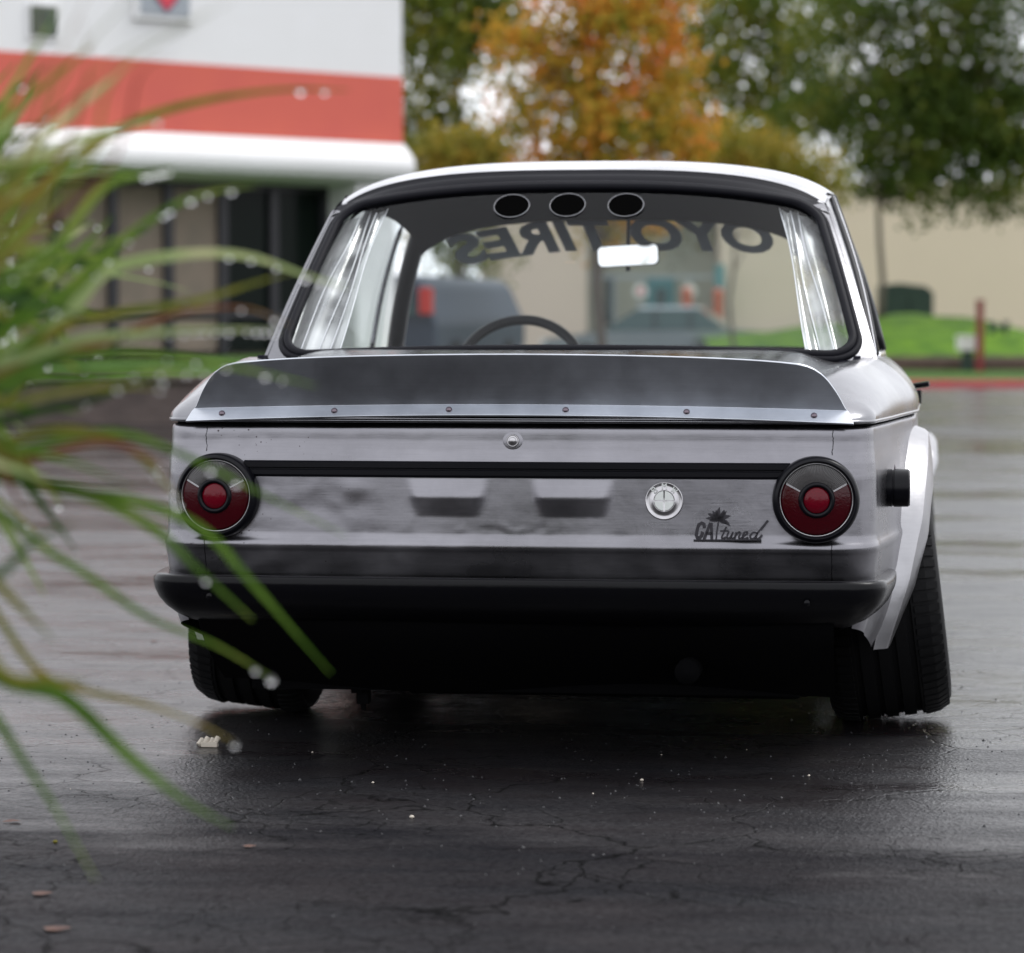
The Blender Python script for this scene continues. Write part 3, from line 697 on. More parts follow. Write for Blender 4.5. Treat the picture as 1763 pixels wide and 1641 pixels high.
# boot lid skin, just proud of the wings
def xl(u, y): return u*curve([(0, .60), (.06, .61), (.7, .57)], y)
top_grid('boot_lid', xl, [.012+.66*(k/24)**1.3 for k in range(25)], 40, M['steel_dim'], dz=.003)

# ducktail spoiler: flange + blade
def spo(u, v):
    wv = curve([(0, .692), (.14, .682), (.16, .676), (.45, .660), (.68, .643), (.82, .629), (.92, .612), (.97, .598), (1, .578)], v)
    x = u*wv+.006; q = (x/.66)**2
    zb = .728-.014*q; zf = .749-.010*q; zt = .852-.018*q-(.006*abs(u)**8)
    y0 = -.0135+.014*(x/.665)**2; 
    if v <= .15: t = v/.15; z = lerp(zb, zf, t); y = y0+lerp(-.004, .022, t)+0
    else: t = (v-.15)/.85; z = lerp(zf, zt, t); y = y0+.022-.040*t-.010*t*t
    return (x, y, z)
us = 60; vl = [0, .03, .07, .12, .148, .152, .2, .3, .4, .5, .6, .7, .78, .84, .88, .92, .95, .97, .985, 1]
vs = [spo(-1+2*i/us, v) for v in vl for i in range(us+1)]
fs = [(j*(us+1)+i, j*(us+1)+i+1, (j+1)*(us+1)+i+1, (j+1)*(us+1)+i) for j in range(len(vl)-1) for i in range(us)]
sp = mesh('spoiler', vs, fs, M['alu'], car, False)
s_ = sp.modifiers.new('s', 'SOLIDIFY'); s_.thickness = .005; s_.offset = -1
bv = sp.modifiers.new('b', 'BEVEL'); bv.width = .0015; bv.segments = 2; bv.limit_method = 'ANGLE'; bv.angle_limit = R(50)
# six bolts
def ax(p, d=(0, -1, 0)):
    q = Vector(d).to_track_quat('Z', 'Y'); return Matrix.Translation(p)@q.to_matrix().to_4x4()
for px in (378, 578, 779, 981, 1188, 1404):
    x = (px-888)/838.; u = (x-.006)/.685; p = spo(u, .075)
    b = MB(); b.lathe([(0, .0055), (.003, .0053), (.0052, .004), (.0066, .0018), (.0068, 0), (.0068, -.004)], ax(p, (0, -1, .55)), 16)
    bo = b.build('bolt', M['bolt'], sp, smooth=True)

# black strip between the lamps
b = MB(); n = 40; prof = [(-.017, 0), (-.017, .008), (-.012, .011), (-.0025, .011), (-.001, .0085), (.001, .0085), (.003, .012), (.0135, .012), (.0165, .008), (.0165, 0)]
for i in range(n):
    for j in range(len(prof)-1):
        x0, x1 = lerp(-.56, .57, i/n), lerp(-.56, .57, (i+1)/n)
        f_ = lambda x, k: (x, .014*(x/.665)**2-curve(PROF, .6155)-prof[k][1]+.002, .6155+prof[k][0])
        b.add([f_(x0, j), f_(x1, j), f_(x1, j+1), f_(x0, j+1)], [(0, 1, 2, 3)])
b.build('trim_strip', M['trim'], car)

# tail lamps
for sx, X in ((-1, -.6165), (1, .6225)):
    y = -.008; Z = .5585; T = Matrix.Translation((X, y, Z))@Matrix.Rotation(R(90), 4, 'X')      # local z points back at the camera
    T = Matrix.Translation((X, y, Z))@Matrix.Rotation(R(5*sx), 4, 'Z')@Matrix.Rotation(R(90), 4, 'X')
    lamp = None
    b = MB(); b.lathe([(.0, -.03), (.088, -.03), (.0885, .006), (.087, .014), (.083, .020), (.079, .022), (.0765, .020), (.0750, .014), (.0735, .010), (.072, .010), (.0, .010)], T, 72)
    ring = b.build('tail_light', M['trim'], car, smooth=True)
    ring.modifiers.new('w', 'EDGE_SPLIT').split_angle = R(40)
    dome = lambda r: .0245-.010*(r/.0715)**2
    a0, a1 = R(28), R(152)
    b = MB(); rr = [.0365, .044, .052, .060, .067, .0712]
    b.lathe([(r, dome(r)) for r in rr]+[(.0715, .008)], T, 60, 0, a1+R(1), a0+R(359)); b.build('red_lens', M['lens'], ring, smooth=True)
    b = MB()          # ribbed reversing lens
    n = 44
    for k in range(n):
        f0, f1 = lerp(a0+R(1), a1-R(1), k/n), lerp(a0+R(1), a1-R(1), (k+1)/n); fm = (f0+f1)/2
        for r0, r1 in zip(rr, rr[1:]):
            v = [T@Vector((r*math.cos(a), r*math.sin(a), dome(r)+h)) for r, a, h in ((r0, f0, 0), (r1, f0, 0), (r1, fm, .0012), (r0, fm, .0012), (r1, f1, 0), (r0, f1, 0))]
            b.add(v, [(0, 1, 2, 3), (3, 2, 4, 5)])
    b.build('reversing_lens', M['lens_clear'], ring)
    for a in (a0, a1):
        for da in (-.022, .022):
            b = MB(); b.tube([T@Vector((r*math.cos(a+da*.04/r), r*math.sin(a+da*.04/r), dome(r)+.0004)) for r in (.038, .055, .069)], .0007, 6)
            b.build('lens_divider', M['nickel'], ring)
    b = MB(); b.lathe([(.0265, .020), (.028, .026), (.031, .0275), (.0345, .0265), (.0370, .022), (.0372, .018)], T, 48); b.build('inner_ring', M['trim'], ring, smooth=True)
    b = MB(); b.lathe([(0, .0285), (.008, .0282), (.016, .0270), (.022, .025), (.0262, .0222)], T, 40); b.build('centre_lens', M['lens_c'], ring, smooth=True)
    b = MB(); b.lathe([(.0725, .0135), (.0735, .0148), (.0745, .0140)], T, 72); b.build('lens_rim', M['nickel'], ring, smooth=True)

# seams of the leaded joints
def on_panel(x, z, lift=.0006):
    y0 = .014*(x/.655)**2 if abs(x) <= .655 else .014+.105*(1-math.sqrt(max(0, 1-((abs(x)-.655)/.085)**2)))
    return Vector((x, y0-curve(PROF, z)-emboss(x, z)-dents(x, z)-lift, z))
for X, segs in ((-.644, ((.700, .650), (.467, .392))), (.655, ((.698, .648), (.470, .392)))):
    for (z0, z1) in segs:
        b = MB(); pts = [on_panel(X+.0022*noise.noise(Vector((z*90, X, 0)))+.0012*noise.noise(Vector((z*300, X, 2))), z, -.0002) for z in [lerp(z0, z1, k/24) for k in range(25)]]
        b.tube(pts, [.0007+.0008*abs(noise.noise(Vector((k*.9, X, z0)))) for k in range(25)], 6); b.build('body_seam', M['matte'], car)

# lock
c = on_panel(0.002, .6745, 0)
b = MB(); b.lathe([(0, .0035), (.014, .0035), (.019, .0022), (.024, .0002), (.0245, -.004)], ax(c+Vector((0, .0012, 0)), (0, -1, .1)), 40)
lk = b.build('boot_lock', M['steel'], car, smooth=True)
b = MB(); b.lathe([(.0, .0105), (.0065, .0105), (.0072, .009), (.0074, .0075), (.0085, .0075), (.0095, .0072), (.0105, .0060), (.0108, .0070), (.0122, .0072), (.0132, .006), (.0136, .0)], ax(c, (0, -1, .05)), 40)
b.build('lock_barrel', M['nickel'], lk, smooth=True)

# roundel with embossed letters
c = on_panel(.3145, .5535, 0); A = ax(c+Vector((0, .0005, 0)), (0, -1, .08))
b = MB(); b.lathe([(.0388, -.004), (.0388, .003), (.0375, .0048), (.0362, .0044), (.035, .0026), (.030, .0030), (.0235, .0040), (.0225, .0052), (.0212, .0050), (.0208, .0042), (0, .0052)], A, 72)
rd = b.build('badge_roundel', M['nickel'], car, smooth=True)
b = MB()
for q in range(4):
    a0 = R(90*q+4); a1 = R(90*q+86); v = [(0.0012, .0012)]
    for k in range(13): a = lerp(a0, a1, k/12); v.append((.0200*math.cos(a), .0200*math.sin(a)))
    ca, sa = math.cos(R(90*q+45)), math.sin(R(90*q+45)); v[0] = (.0014*ca*1.4, .0014*sa*1.4)
    top = [A@Vector((x, y, .0062)) for x, y in v]; bot = [A@Vector((x, y, .003)) for x, y in v]; n = len(v)
    b.add(top+bot, [tuple(range(n))]+[(i, (i+1) % n, n+(i+1) % n, n+i) for i in range(n)])
b.build('badge_quarters', M['enamel'], rd)
def strokes(b, paths, w, M_, h0, h1, cl=None):
    """flat pen strokes (lists of 2D points) with a little height; a width may vary along the stroke"""
    for p in paths:
        n = len(p); ws = w if isinstance(w, float) else None
        for i in range(n-1):
            a, c_ = Vector(p[i]), Vector(p[i+1]); d_ = (c_-a)
            if d_.length < 1e-7: continue
            d_.normalize(); s_ = Vector((-d_.y, d_.x))*(w/2); a2, c2 = a-d_*w*.25, c_+d_*w*.25
            q = [a2-s_, c2-s_, c2+s_, a2+s_]; hh = h1+.00002*(i % 2)
            vs = [M_@Vector((v.x, v.y, hh)) for v in q]+[M_@Vector((v.x, v.y, h0)) for v in q]
            b.add(vs, [(0, 1, 2, 3), (4, 7, 6, 5), (0, 4, 5, 1), (1, 5, 6, 2), (2, 6, 7, 3), (3, 7, 4, 0)])
GL = {'B': [[(0, 0), (0, 1), (.5, 1), (.65, .85), (.65, .65), (.5, .52), (0, .52)], [(.5, .52), (.7, .38), (.7, .15), (.55, 0), (0, 0)]],
      'M': [[(0, 0), (0, 1), (.4, .45), (.8, 1), (.8, 0)]], 'W': [[(0, 1), (.2, 0), (.45, .75), (.7, 0), (.9, 1)]]}
b = MB()
for ch, ang in (('B', 42), ('M', 0), ('W', -42)):
    Mx = A@Matrix.Rotation(R(ang), 4, 'Z')@Matrix.Translation((-.0042, .0250, 0))@Matrix.Scale(.0105, 4)
    strokes(b, GL[ch], .17, Mx, .2, .52)
b.build('badge_letters', M['enamel'], rd)

# black script badge: CA, palm as the T, tuned, underline
SB = ax(on_panel(.377, .474, 0), (0, -1, .09)); wdt = .0
def SP(px, py): return ((px-1197)/838., (915-py)/838.)       # photograph measure of the badge itself
def bigz(px, py, k=260/1763., ox=1080, oy=800): return SP(ox+px*k, oy+py*k)
b = MB(); Z = lambda L_: [bigz(*q) for q in L_]
strokes(b, [Z([(905, 632), (900, 590), (872, 580), (840, 600), (822, 660), (812, 720), (825, 750), (850, 750), (875, 725), (885, 690)])], .0064, SB, 0, .003)
strokes(b, [Z([(905, 760), (970, 590), (985, 590), (992, 760)]), Z([(935, 700), (990, 700)])], .0058, SB, 0, .003)
strokes(b, [Z([(1068, 560), (1052, 660), (1042, 765)])], .0030, SB, 0, .003)      # trunk
ctr = (1072, 540)
for tip, bend in (((1080, 395), (1055, 460)), ((1135, 425), (1125, 470)), ((1000, 440), (1020, 480)), ((945, 470), (990, 490)), ((925, 525), (985, 520)), ((1208, 495), (1150, 500)), ((1200, 612), (1170, 560)), ((1170, 590), (1130, 560)), ((960, 555), (1010, 540)), ((1040, 430), (1040, 480)), ((1160, 440), (1120, 490))):
    pts = [Vector(ctr), Vector(bend), Vector(tip)]; q = [pts[0].lerp(pts[1], t).lerp(pts[1].lerp(pts[2], t), t) for t in (0, .25, .5, .75, 1)]
    L2 = [Vector(bigz(v.x, v.y)) for v in q]; n = len(L2); wd = [.0030, .0042, .0042, .0028, .0004]; l, r_ = [], []
    for i in range(n):
        t = (L2[min(i+1, n-1)]-L2[max(0, i-1)]).normalized(); s_ = Vector((-t.y, t.x))*wd[i]; l.append(L2[i]+s_); r_.append(L2[i]-s_)
    P3 = [SB@Vector((v.x, v.y, .0032)) for v in l+r_]+[SB@Vector((v.x, v.y, 0)) for v in l+r_]
    b.add(P3, [(i, i+1, n+i+1, n+i) for i in range(n-1)]+[(i, i+1, 2*n+i+1, 2*n+i) for i in range(n-1)]+[(n+i, n+i+1, 3*n+i+1, 3*n+i) for i in range(n-1)])
S = .0036
sm = lambda L_, k=4: [tuple(v.xy) for v in cr([(*q, 0) for q in Z(L_)], k)]
strokes(b, [sm([(1158, 625), (1130, 690), (1108, 740), (1120, 758), (1150, 740)]), Z([(1095, 672), (1180, 668)]),                        # t
            sm([(1185, 680), (1168, 735), (1180, 756), (1210, 735), (1235, 685)]), sm([(1235, 685), (1218, 740), (1235, 756), (1255, 740)]),   # u
            sm([(1275, 685), (1258, 756)]), sm([(1262, 730), (1300, 685), (1320, 692), (1305, 740), (1318, 757), (1345, 740)]),               # n
            sm([(1350, 728), (1395, 705), (1400, 680), (1370, 685), (1350, 725), (1365, 757), (1410, 742)]),                                   # e
            sm([(1510, 690), (1470, 685), (1435, 725), (1450, 757), (1490, 740), (1520, 690)]), sm([(1635, 548), (1560, 640), (1515, 700), (1505, 745), (1525, 758), (1570, 715)])], S, SB, 0, .003)   # d
strokes(b, [Z([(1560, 650), (1635, 550)])], .0048, SB, 0, .0031)
strokes(b, [Z([(785, 778), (1200, 772), (1560, 768)])], .0026, SB, 0, .003)
b.build('script_badge', M['badge'], car)

# bumper: black, canoe shaped ends
path = [(x, -.062-.012*(1-(x/.67)**2)) for x in [(-.66+1.34*k/40) for k in range(41)]]
endp = [(.68+.058*math.sin(R(a)), -.062+.055*(1-math.cos(R(a)))) for a in range(12, 85, 12)]+[(.742, .02), (.752, .10), (.757, .20), (.758, .30)]
full = [(-x+.015, y) for x, y in reversed(endp)]+path+endp
bprof = [(-.055, .004), (-.02, .010), (.018, .012), (.0255, .009), (.029, .003), (.0295, -.006), (.0265, -.020), (.018, -.038), (.003, -.056), (-.020, -.073), (-.048, -.086), (-.080, -.094), (-.105, -.096)]   # (outward, z from .388)
vs, n, m = [], len(full), len(bprof)
for i in range(n):
    a = Vector(full[max(0, i-1)]); c_ = Vector(full[min(n-1, i+1)]); t = (c_-a).normalized(); nn = Vector((t.y, -t.x))
    e = 1.0; x, y = full[i]
    if abs(x) > .70: e = 1-.10*sstep(.0, .3, y)
    for (o_, z) in bprof: vs.append((x+nn.x*o_, y+nn.y*o_, .386+z*e+(-.002 if abs(x) > .74 else 0)))
fs = [(i*m+j, (i+1)*m+j, (i+1)*m+j+1, i*m+j+1) for i in range(n-1) for j in range(m-1)]+[tuple(range(m)), tuple((n-1)*m+j for j in range(m))[::-1]]
bu = fixn(mesh('bumper', vs, fs, M['black'], car, True))
b = MB()
for px in (372, 1397):
    x = (px-888)/838.; b = MB(); b.lathe([(0, .004), (.004, .0036), (.0065, .0015), (.007, -.003)], ax((x, -.094, .356), (0, -1, .1)), 14); b.build('bumper_bolt', M['black'], bu, smooth=True)
# rubber joint under the panel
lb(car, 'bumper_gasket', -.69, .70, -.03, .06, .376, .3875, M['matte'])
# black underside: valance, spare wheel well, floor
def val(u, v):
    x = lerp(-.66, .66, u); t = v
    return (x, lerp(-.035, .24, t**1.2), lerp(.33, .135, t**.75)+.012*math.cos(u*9))
grid('rear_valance', val, 30, 10, M['matte'], car)
lb(car, 'front_light_block', -.74, .74, 3.98, 4.03, .05, .34, M['matte'], .01)  # unseen, added to stop light coming through under the nose
lb(car, 'under_light_block', -.12, .50, .95, 1.35, .075, .17, M['matte'], .03)  # added low under the floor to block light from the far ground
lb(car, 'cross_light_block', -.30, .58, .50, .60, .085, .16, M['matte'], .01)  # crosswise block, added to keep the gap under the tail black
lb(car, 'floor_pan', -.60, .60, .24, 3.9, .125, .155, M['matte'])
b = MB(); b.lathe([(0, 0), (.27, 0), (.29, .03), (.29, .15), (0, .15)], Matrix.Translation((.12, .62, .128)), 32); b.build('spare_wheel_well', M['matte'], car)
b = MB(); b.tube([(.36, .02, .20), (.36, .3, .19), (.30, .9, .20)], .026, 14); b.build('exhaust_pipe', M['matte'], car, smooth=True)
b = MB(); b.box(-.375, -.35, .27, .31, .09, .16); b.box(-.385, -.36, .26, .30, .115, .135); b.tube([(-.365, .29, .095), (-.362, .29, .075)], .006, 8); b.build('tow_bracket', M['matte'], car)
b = MB(); b.tube([(-.62, .85, .27), (.62, .85, .27)], .04, 12); b.lathe([(0, -.1), (.07, -.09), (.10, 0), (.07, .09), (0, .1)], Matrix.Translation((0, .85, .27)), 16); b.build('rear_axle', M['matte'], car, smooth=True)

# wheels
def wheel(x, y, wd, r, camber, sgn):
    T = Matrix.Translation((x, y, r+.006))@Matrix.Rotation(R(camber)*sgn, 4, 'Y')@Matrix.Rotation(R(90), 4, 'Y')
    h = wd/2; wh = empty('wheel', (0, 0, 0)); wh.parent = car
    b = MB(); pr = [(r*.60, -h*.78), (r*.66, -h*.95), (r*.78, -h*1.02), (r*.88, -h*1.0), (r*.94, -h*.93), (r*.975, -h*.80), (r*.992, -h*.62)]
    for g_ in (-.45, -.15, .15, .45):
        pr += [(r, h*(g_-.05)), (r-.007, h*(g_-.045)), (r-.007, h*(g_+.045)), (r, h*(g_+.05))]
    pr += [(r*.992, h*.62), (r*.975, h*.80), (r*.94, h*.93), (r*.88, h*1.0), (r*.78, h*1.02), (r*.66, h*.95), (r*.60, h*.78)]
    b.lathe(pr, T, 96); b.build('tyre', M['tyre'], wh, smooth=True).modifiers.new('e', 'EDGE_SPLIT').split_angle = R(50)
    b = MB()                                  # shoulder blocks of the tread
    for k in range(72):
        a = 2*math.pi*k/72
        for s in (-1, 1):
            q = [(r*.935, s*h*.955), (r*.982, s*h*.78), (r*1.0, s*h*.55)]
            vs = []
            for (rr, hh) in q:
                for da in (-.028, .028): vs.append(T@Vector(((rr+.0032)*math.cos(a+da), (rr+.0032)*math.sin(a+da), hh*1.006)))
            for (rr, hh) in q:
                for da in (-.028, .028): vs.append(T@Vector(((rr-.004)*math.cos(a+da), (rr-.004)*math.sin(a+da), hh*.99)))
            b.add(vs, [(0, 1, 3, 2), (2, 3, 5, 4), (0, 6, 7, 1), (4, 5, 11, 10), (0, 2, 8, 6), (2, 4, 10, 8), (1, 7, 9, 3), (3, 9, 11, 5)])
    tb = b.build('tread_blocks', M['tyre'], wh); tb['kind'] = 'stuff'
    b = MB(); b.lathe([(r*.61, -h*.75), (r*.56, -h*.6), (r*.54, h*.3), (.06, h*.45*sgn), (0, h*.45*sgn)] if sgn > 0 else [(r*.61, h*.75), (r*.56, h*.6), (r*.54, -h*.3), (.06, -h*.45), (0, -h*.45)], T, 40); b.build('rim', mat('dark_rim', (.05, .05, .055), .4, metal=1), wh, smooth=True)
for s in (-1, 1):
    wheel(s*.716+.034, .85, .275, .292, 7, -s)
    wheel(s*.81, 3.35, .215, .272, 4, -s)

# wheel-arch flares
def flare(s, yc, zc, r_in, r_out, xi, xo, a0, a1):
    """r_in: radius of the seam on the body; r_out: radius of the outer lip"""
    prof = [(0, 0, 0), (.04, .10, 0), (.14, .62, 0), (.22, .80, 0), (.55, .92, 0), (.90, 1.0, 0), (.97, 1.0, 0), (1.0, .965, 0), (1.0, .80, 0)]
    n = 64; vs = []
    for i in range(n+1):
        a = lerp(a0, a1, i/n); ad = math.degrees(a); x_in = curve(xi, ad); x_out = curve(xo, ad); e = 1
        for (t, o_, _) in prof:
            r_ = lerp(r_in, r_out, t); x = x_in+(x_out-x_in)*o_*e
            y = yc-r_*math.cos(a); z = zc+r_*math.sin(a)*1.04
            vs.append((s*x, y, z))
    m = len(prof); fs = [(i*m+j, (i+1)*m+j, (i+1)*m+j+1, i*m+j+1) for i in range(n) for j in range(m-1)]
    o = fixn(mesh('wheel_arch_flare', vs, fs, M['flare'], car, True)); q = o.modifiers.new('s', 'SOLIDIFY'); q.thickness = .003; o.modifiers.new('e', 'EDGE_SPLIT').split_angle = R(35)
    return o
for s in (-1, 1):
    flare(s, .85, .245, .425, .335, [(-6, .738), (15, .768), (45, .800), (90, .824), (135, .832), (190, .80)], [(-6, .775), (0, .790), (15, .828), (35, .858), (60, .870), (130, .872), (190, .82)], R(-5), R(186))
    flare(s, 3.35, .215, .355, .32, [(-8, .79), (45, .82), (90, .835), (190, .79)], [(-8, .80), (20, .88), (55, .928), (130, .928), (190, .80)], R(-8), R(186))
    b = MB(); b.lathe([(.37, -.16), (.375, .12)], Matrix.Translation((s*.66, .85, .30))@Matrix.Rotation(R(90), 4, 'Y'), 30, 0, R(95), R(265)); b.build('inner_arch', M['matte'], car)
    b = MB(); b.lathe([(.33, -.16), (.33, .14)], Matrix.Translation((s*.66, 3.35, .22))@Matrix.Rotation(R(90), 4, 'Y'), 30, 0, R(90), R(270)); b.build('inner_arch', M['matte'], car)

# fuel cap on the right flank
T = Matrix.Translation((.758, .27, .5685))@Matrix.Rotation(R(90), 4, 'Y')
b = MB(); b.lathe([(0, -.01), (.037, -.01), (.0395, .008), (.0400, .018), (.0385, .0195), (.0385, .0215), (.0405, .023), (.0400, .052), (.037, .056), (0, .056)], T, 44)
fc = b.build('fuel_cap', M['trim'], car, smooth=True); fc.modifiers.new('e', 'EDGE_SPLIT').split_angle = R(35)
b = MB(); b.add([(.779, .268, .60), (.782, .268, .620), (.785, .268, .60), (.779, .274, .60), (.782, .274, .620), (.785, .274, .60)], [(0, 1, 2), (3, 5, 4), (0, 3, 4, 1), (1, 4, 5, 2), (0, 2, 5, 3)]); b.build('cap_tab', M['bolt'], fc)

# door handle sticking out on the right flank
hx = .80; hy = 1.62
for s in (1, -1):
    b = MB(); b.box(min(s*.80, s*.826), max(s*.80, s*.826), hy-.03, hy+.16, .728, .752); b.box(min(s*.815, s*.855), max(s*.815, s*.855), hy-.018, hy+.02, .712, .748); b.tube([(s*.815, hy, .748), (s*.83, hy, .757), (s*.875, hy-.01, .764)], .008, 8)
    b.build('door_handle', M['trim'], car, bevel=.004)

# ---- greenhouse
def rg(u, v):
    """rear window surface; u -1..1 across, v 0..1 up"""
    hw = lerp(.682, .588, v); x = u*hw+lerp(.022, .008, v)
    y = lerp(.765, 1.20, v)+.055*abs(u)**2.6*(1-.45*v)
    z = lerp(.852-.016*u*u, 1.253-.052*abs(u)**2.6, v)+.02*math.sin(math.pi*v)*.5
    return Vector((x, y, z))
def rrect(n, k=1.0, ru=.11, rv=.13):
    """rounded rectangle in uv, k grows it by metres-ish"""
    pts = []; du, dv = 1+k/.63, .5+k/.58
    for q, (su, sv) in enumerate(((1, 1), (-1, 1), (-1, -1), (1, -1))):
        a, c_ = ru+max(0, k/.63), rv+max(0, k/.58)
        for i in range(n):
            t = R(90)*(q+i/(n-1)); pts.append((su*(du-a)+a*math.cos(t), .5+sv*(dv-c_)+c_*math.sin(t)))
    # densify straight runs
    o_ = []
    for i, p in enumerate(pts):
        q = pts[(i+1) % len(pts)]; L_ = math.hypot(q[0]-p[0], q[1]-p[1]); m = max(1, int(L_/.06))
        for j in range(m): o_.append((lerp(p[0], q[0], j/m), lerp(p[1], q[1], j/m)))
    return o_
loop = rrect(9, -.004)
nr = Vector((0, -.66, .75))
gl_ = [rg(u, v) for u, v in loop]
n = len(gl_)
# glass as a fan of rings
vs = []; fs = []
rings = [1, .85, .6, .3, .02]
for k in rings: vs += [rg(u*k, .5+(v-.5)*k) for u, v in loop]
for j in range(4): fs += [(j*n+i, j*n+(i+1) % n, (j+1)*n+(i+1) % n, (j+1)*n+i) for i in range(n)]
rw_ = fixn(mesh('rear_window', vs, fs, M['glass'], car, True))
b = MB(); b.tube([p+nr*.004 for p in gl_], .0105, 10, closed=True, cap=False); b.build('window_seal', M['seal'], rw_, smooth=True)
lo2 = rrect(9, .009)
b = MB(); b.tube([rg(u, v)+nr*.001 for u, v in lo2], .0085, 8, closed=True, cap=False); b.build('window_seal', M['seal'], rw_, smooth=True)
# metal / black surround
lo3 = rrect(9, .016); lo4 = []
def outer(u, v):
    # push out to a squarer loop
    return (max(-1.06, min(1.06, u*1.07)), max(-.055, min(1.06, .5+(v-.5)*1.12)))
a_ = [rg(u, v)-nr*.001 for u, v in lo3]; c_ = [rg(*outer(u, v))-nr*.006 for u, v in lo3]; n = len(a_)
mi = [1 if lo3[i][1] > .99 else 0 for i in range(n)]
o = mesh('window_surround', a_+c_, [(i, (i+1) % n, n+(i+1) % n, n+i) for i in range(n)], [M['steel_dim'], M['seal']], car, True, mi); fixn(o)
# three vent holes high in the window
for x, z in ((-.1465, 1.203), (-.0095, 1.206), (.1325, 1.205)):
    v = .865; p0 = rg((x-.008)/.60, v); sN = (rg(.1, .8)-rg(.1, .95)).normalized()
    b = MB(); T = ax(rg((x-.008)/.60, v)+nr*.003, (0, -.668, .744)); b.lathe([(0, .0006), (.0430, .0006), (.0435, 0)], T, 48, 0); vh = b.build('vent_hole', M['void'], rw_)
    b = MB(); b.lathe([(.0424, .0006), (.0430, .0016), (.0437, .0014), (.0440, 0)], T, 48); b.build('vent_rim', mat('vent_rim_plastic', (.30, .30, .32), .3), vh, smooth=True)
# C pillars: from surround edge forward and round to the quarter window
def side_pt(y_base, y_top, v, s):
    zb, zt = .845, 1.236
    xb = curve([(.8, .70), (1.0, .722), (1.4, .742), (1.8, .75), (2.6, .735), (2.75, .70)], y_base); xt = curve([(1.2, .600), (1.45, .612), (1.9, .612), (2.2, .575), (2.3, .545)], y_top)
    y = lerp(y_base, y_top, v); bulge = .012*math.sin(math.pi*v)
    return Vector((s*(lerp(xb, xt, v)+bulge)+.006, y, lerp(zb, zt, v)))
for s in (-1, 1):
    def cp(u, v):
        A_ = rg(s*1.045, -.03+1.09*v)-nr*.003; B_ = side_pt(.98, 1.44, -.02+1.04*v, s)
        ctl = Vector(((A_.x*.35+B_.x*.65)+s*.006, A_.y*.55+B_.y*.45, (A_.z+B_.z)/2))
        return A_.lerp(ctl, u).lerp(ctl.lerp(B_, u), u)
    fixn(grid('rear_pillar', cp, 8, 12, M['steel_dim'], car))
    # quarter window seal, chrome bead, glass
    qp = [side_pt(.985, 1.45, v, s) for v in [k/10 for k in range(11)]]
    b = MB(); b.tube([p+Vector((s*.002, .012, 0)) for p in qp], .012, 8); b.build('quarter_seal', M['rubber'], car, smooth=True)
    b = MB(); b.tube([p+Vector((s*.010, .034, 0)) for p in qp], .006, 8); b.build('chrome_bead', M['chrome'], car, smooth=True)
    b = MB(); b.tube([p+Vector((s*.011, .052, 0)) for p in qp], .010, 8); b.build('quarter_frame', M['rubber'], car, smooth=True)
    grid('quarter_window', lambda u, v: side_pt(lerp(1.03, 1.70, u), lerp(1.49, 1.78, u), v, s), 6, 8, M['side_glass'], car)
    grid('door_window', lambda u, v: side_pt(lerp(1.78, 2.62, u), lerp(1.84, 2.20, u), v, s), 8, 8, M['side_glass'], car)
    b = MB(); b.tube([side_pt(1.74, 1.81, k/8, s)-Vector((s*.012, 0, 0)) for k in range(9)], .024, 8); b.build('door_pillar', M['trim'], car, smooth=True)
    # latch on the quarter glass
    p = side_pt(1.64, 1.74, .42, s)-Vector((s*.012, 0, 0)); b = MB(); b.box(p.x-.014, p.x+.014, p.y-.02, p.y+.03, p.z-.007, p.z+.007); b.build('window_latch', M['trim'], car, bevel=.003)
    # front pillar
    b = MB(); b.tube([side_pt(2.68, 2.26, k/10, s)-Vector((s*.02, 0, 0)) for k in range(11)], .026, 8); b.build('front_pillar', M['trim'], car, smooth=True)
    b = MB(); b.tube([side_pt(2.47, 2.15, k/10, s)-Vector((s*.006, 0, 0)) for k in range(10)], .008, 8); b.build('quarterlight_bar', M['chrome'], car, smooth=True)
    # gutter + waist rails
    b = MB(); b.tube(cr([side_pt(1.02, 1.42, 1.0, s)+Vector((s*.000, 0, .004)), side_pt(1.2, 1.6, 1.0, s)+Vector((s*.006, 0, .008)), side_pt(2, 2.0, 1.0, s)+Vector((s*.004, 0, .006)), side_pt(2.6, 2.26, 1.0, s)+Vector((0, 0, 0))], 5), .005, 8); b.build('roof_gutter', M['trim'], car, smooth=True)
    b = MB(); b.tube([side_pt(y, y, 0, s)-Vector((0, 0, .006)) for y in (.99, 1.3, 1.7, 2.1, 2.6)], .011, 8); b.build('waist_rail', M['chrome'], car, smooth=True)

# roof
def zroof(u, y): 
    zc = curve([(1.20, 1.262), (1.24, 1.288), (1.262, 1.2975), (1.29, 1.308), (1.34, 1.317), (1.45, 1.326), (1.6, 1.338), (1.8, 1.344), (2.0, 1.334), (2.15, 1.305), (2.27, 1.25)], y)
    return zc-.060*abs(u)**3.0-.028*abs(u)**10
def rf(u, v):
    U = -1+2*u; s = 1 if U > 0 else -1; a = 1-(1-abs(U))**1.5; U = s*a
    y = lerp(1.262, 2.27, v**1.25); hw = curve([(1.2, .606), (1.45, .622), (1.9, .622), (2.27, .56)], y)
    return Vector((U*hw+.007, y+.05*abs(U)**3*(1-v)**2-.05*abs(U)**3*v*v, zroof(U, y)))
ro = grid('roof', rf, 60, 40, M['steel_bright'], car)
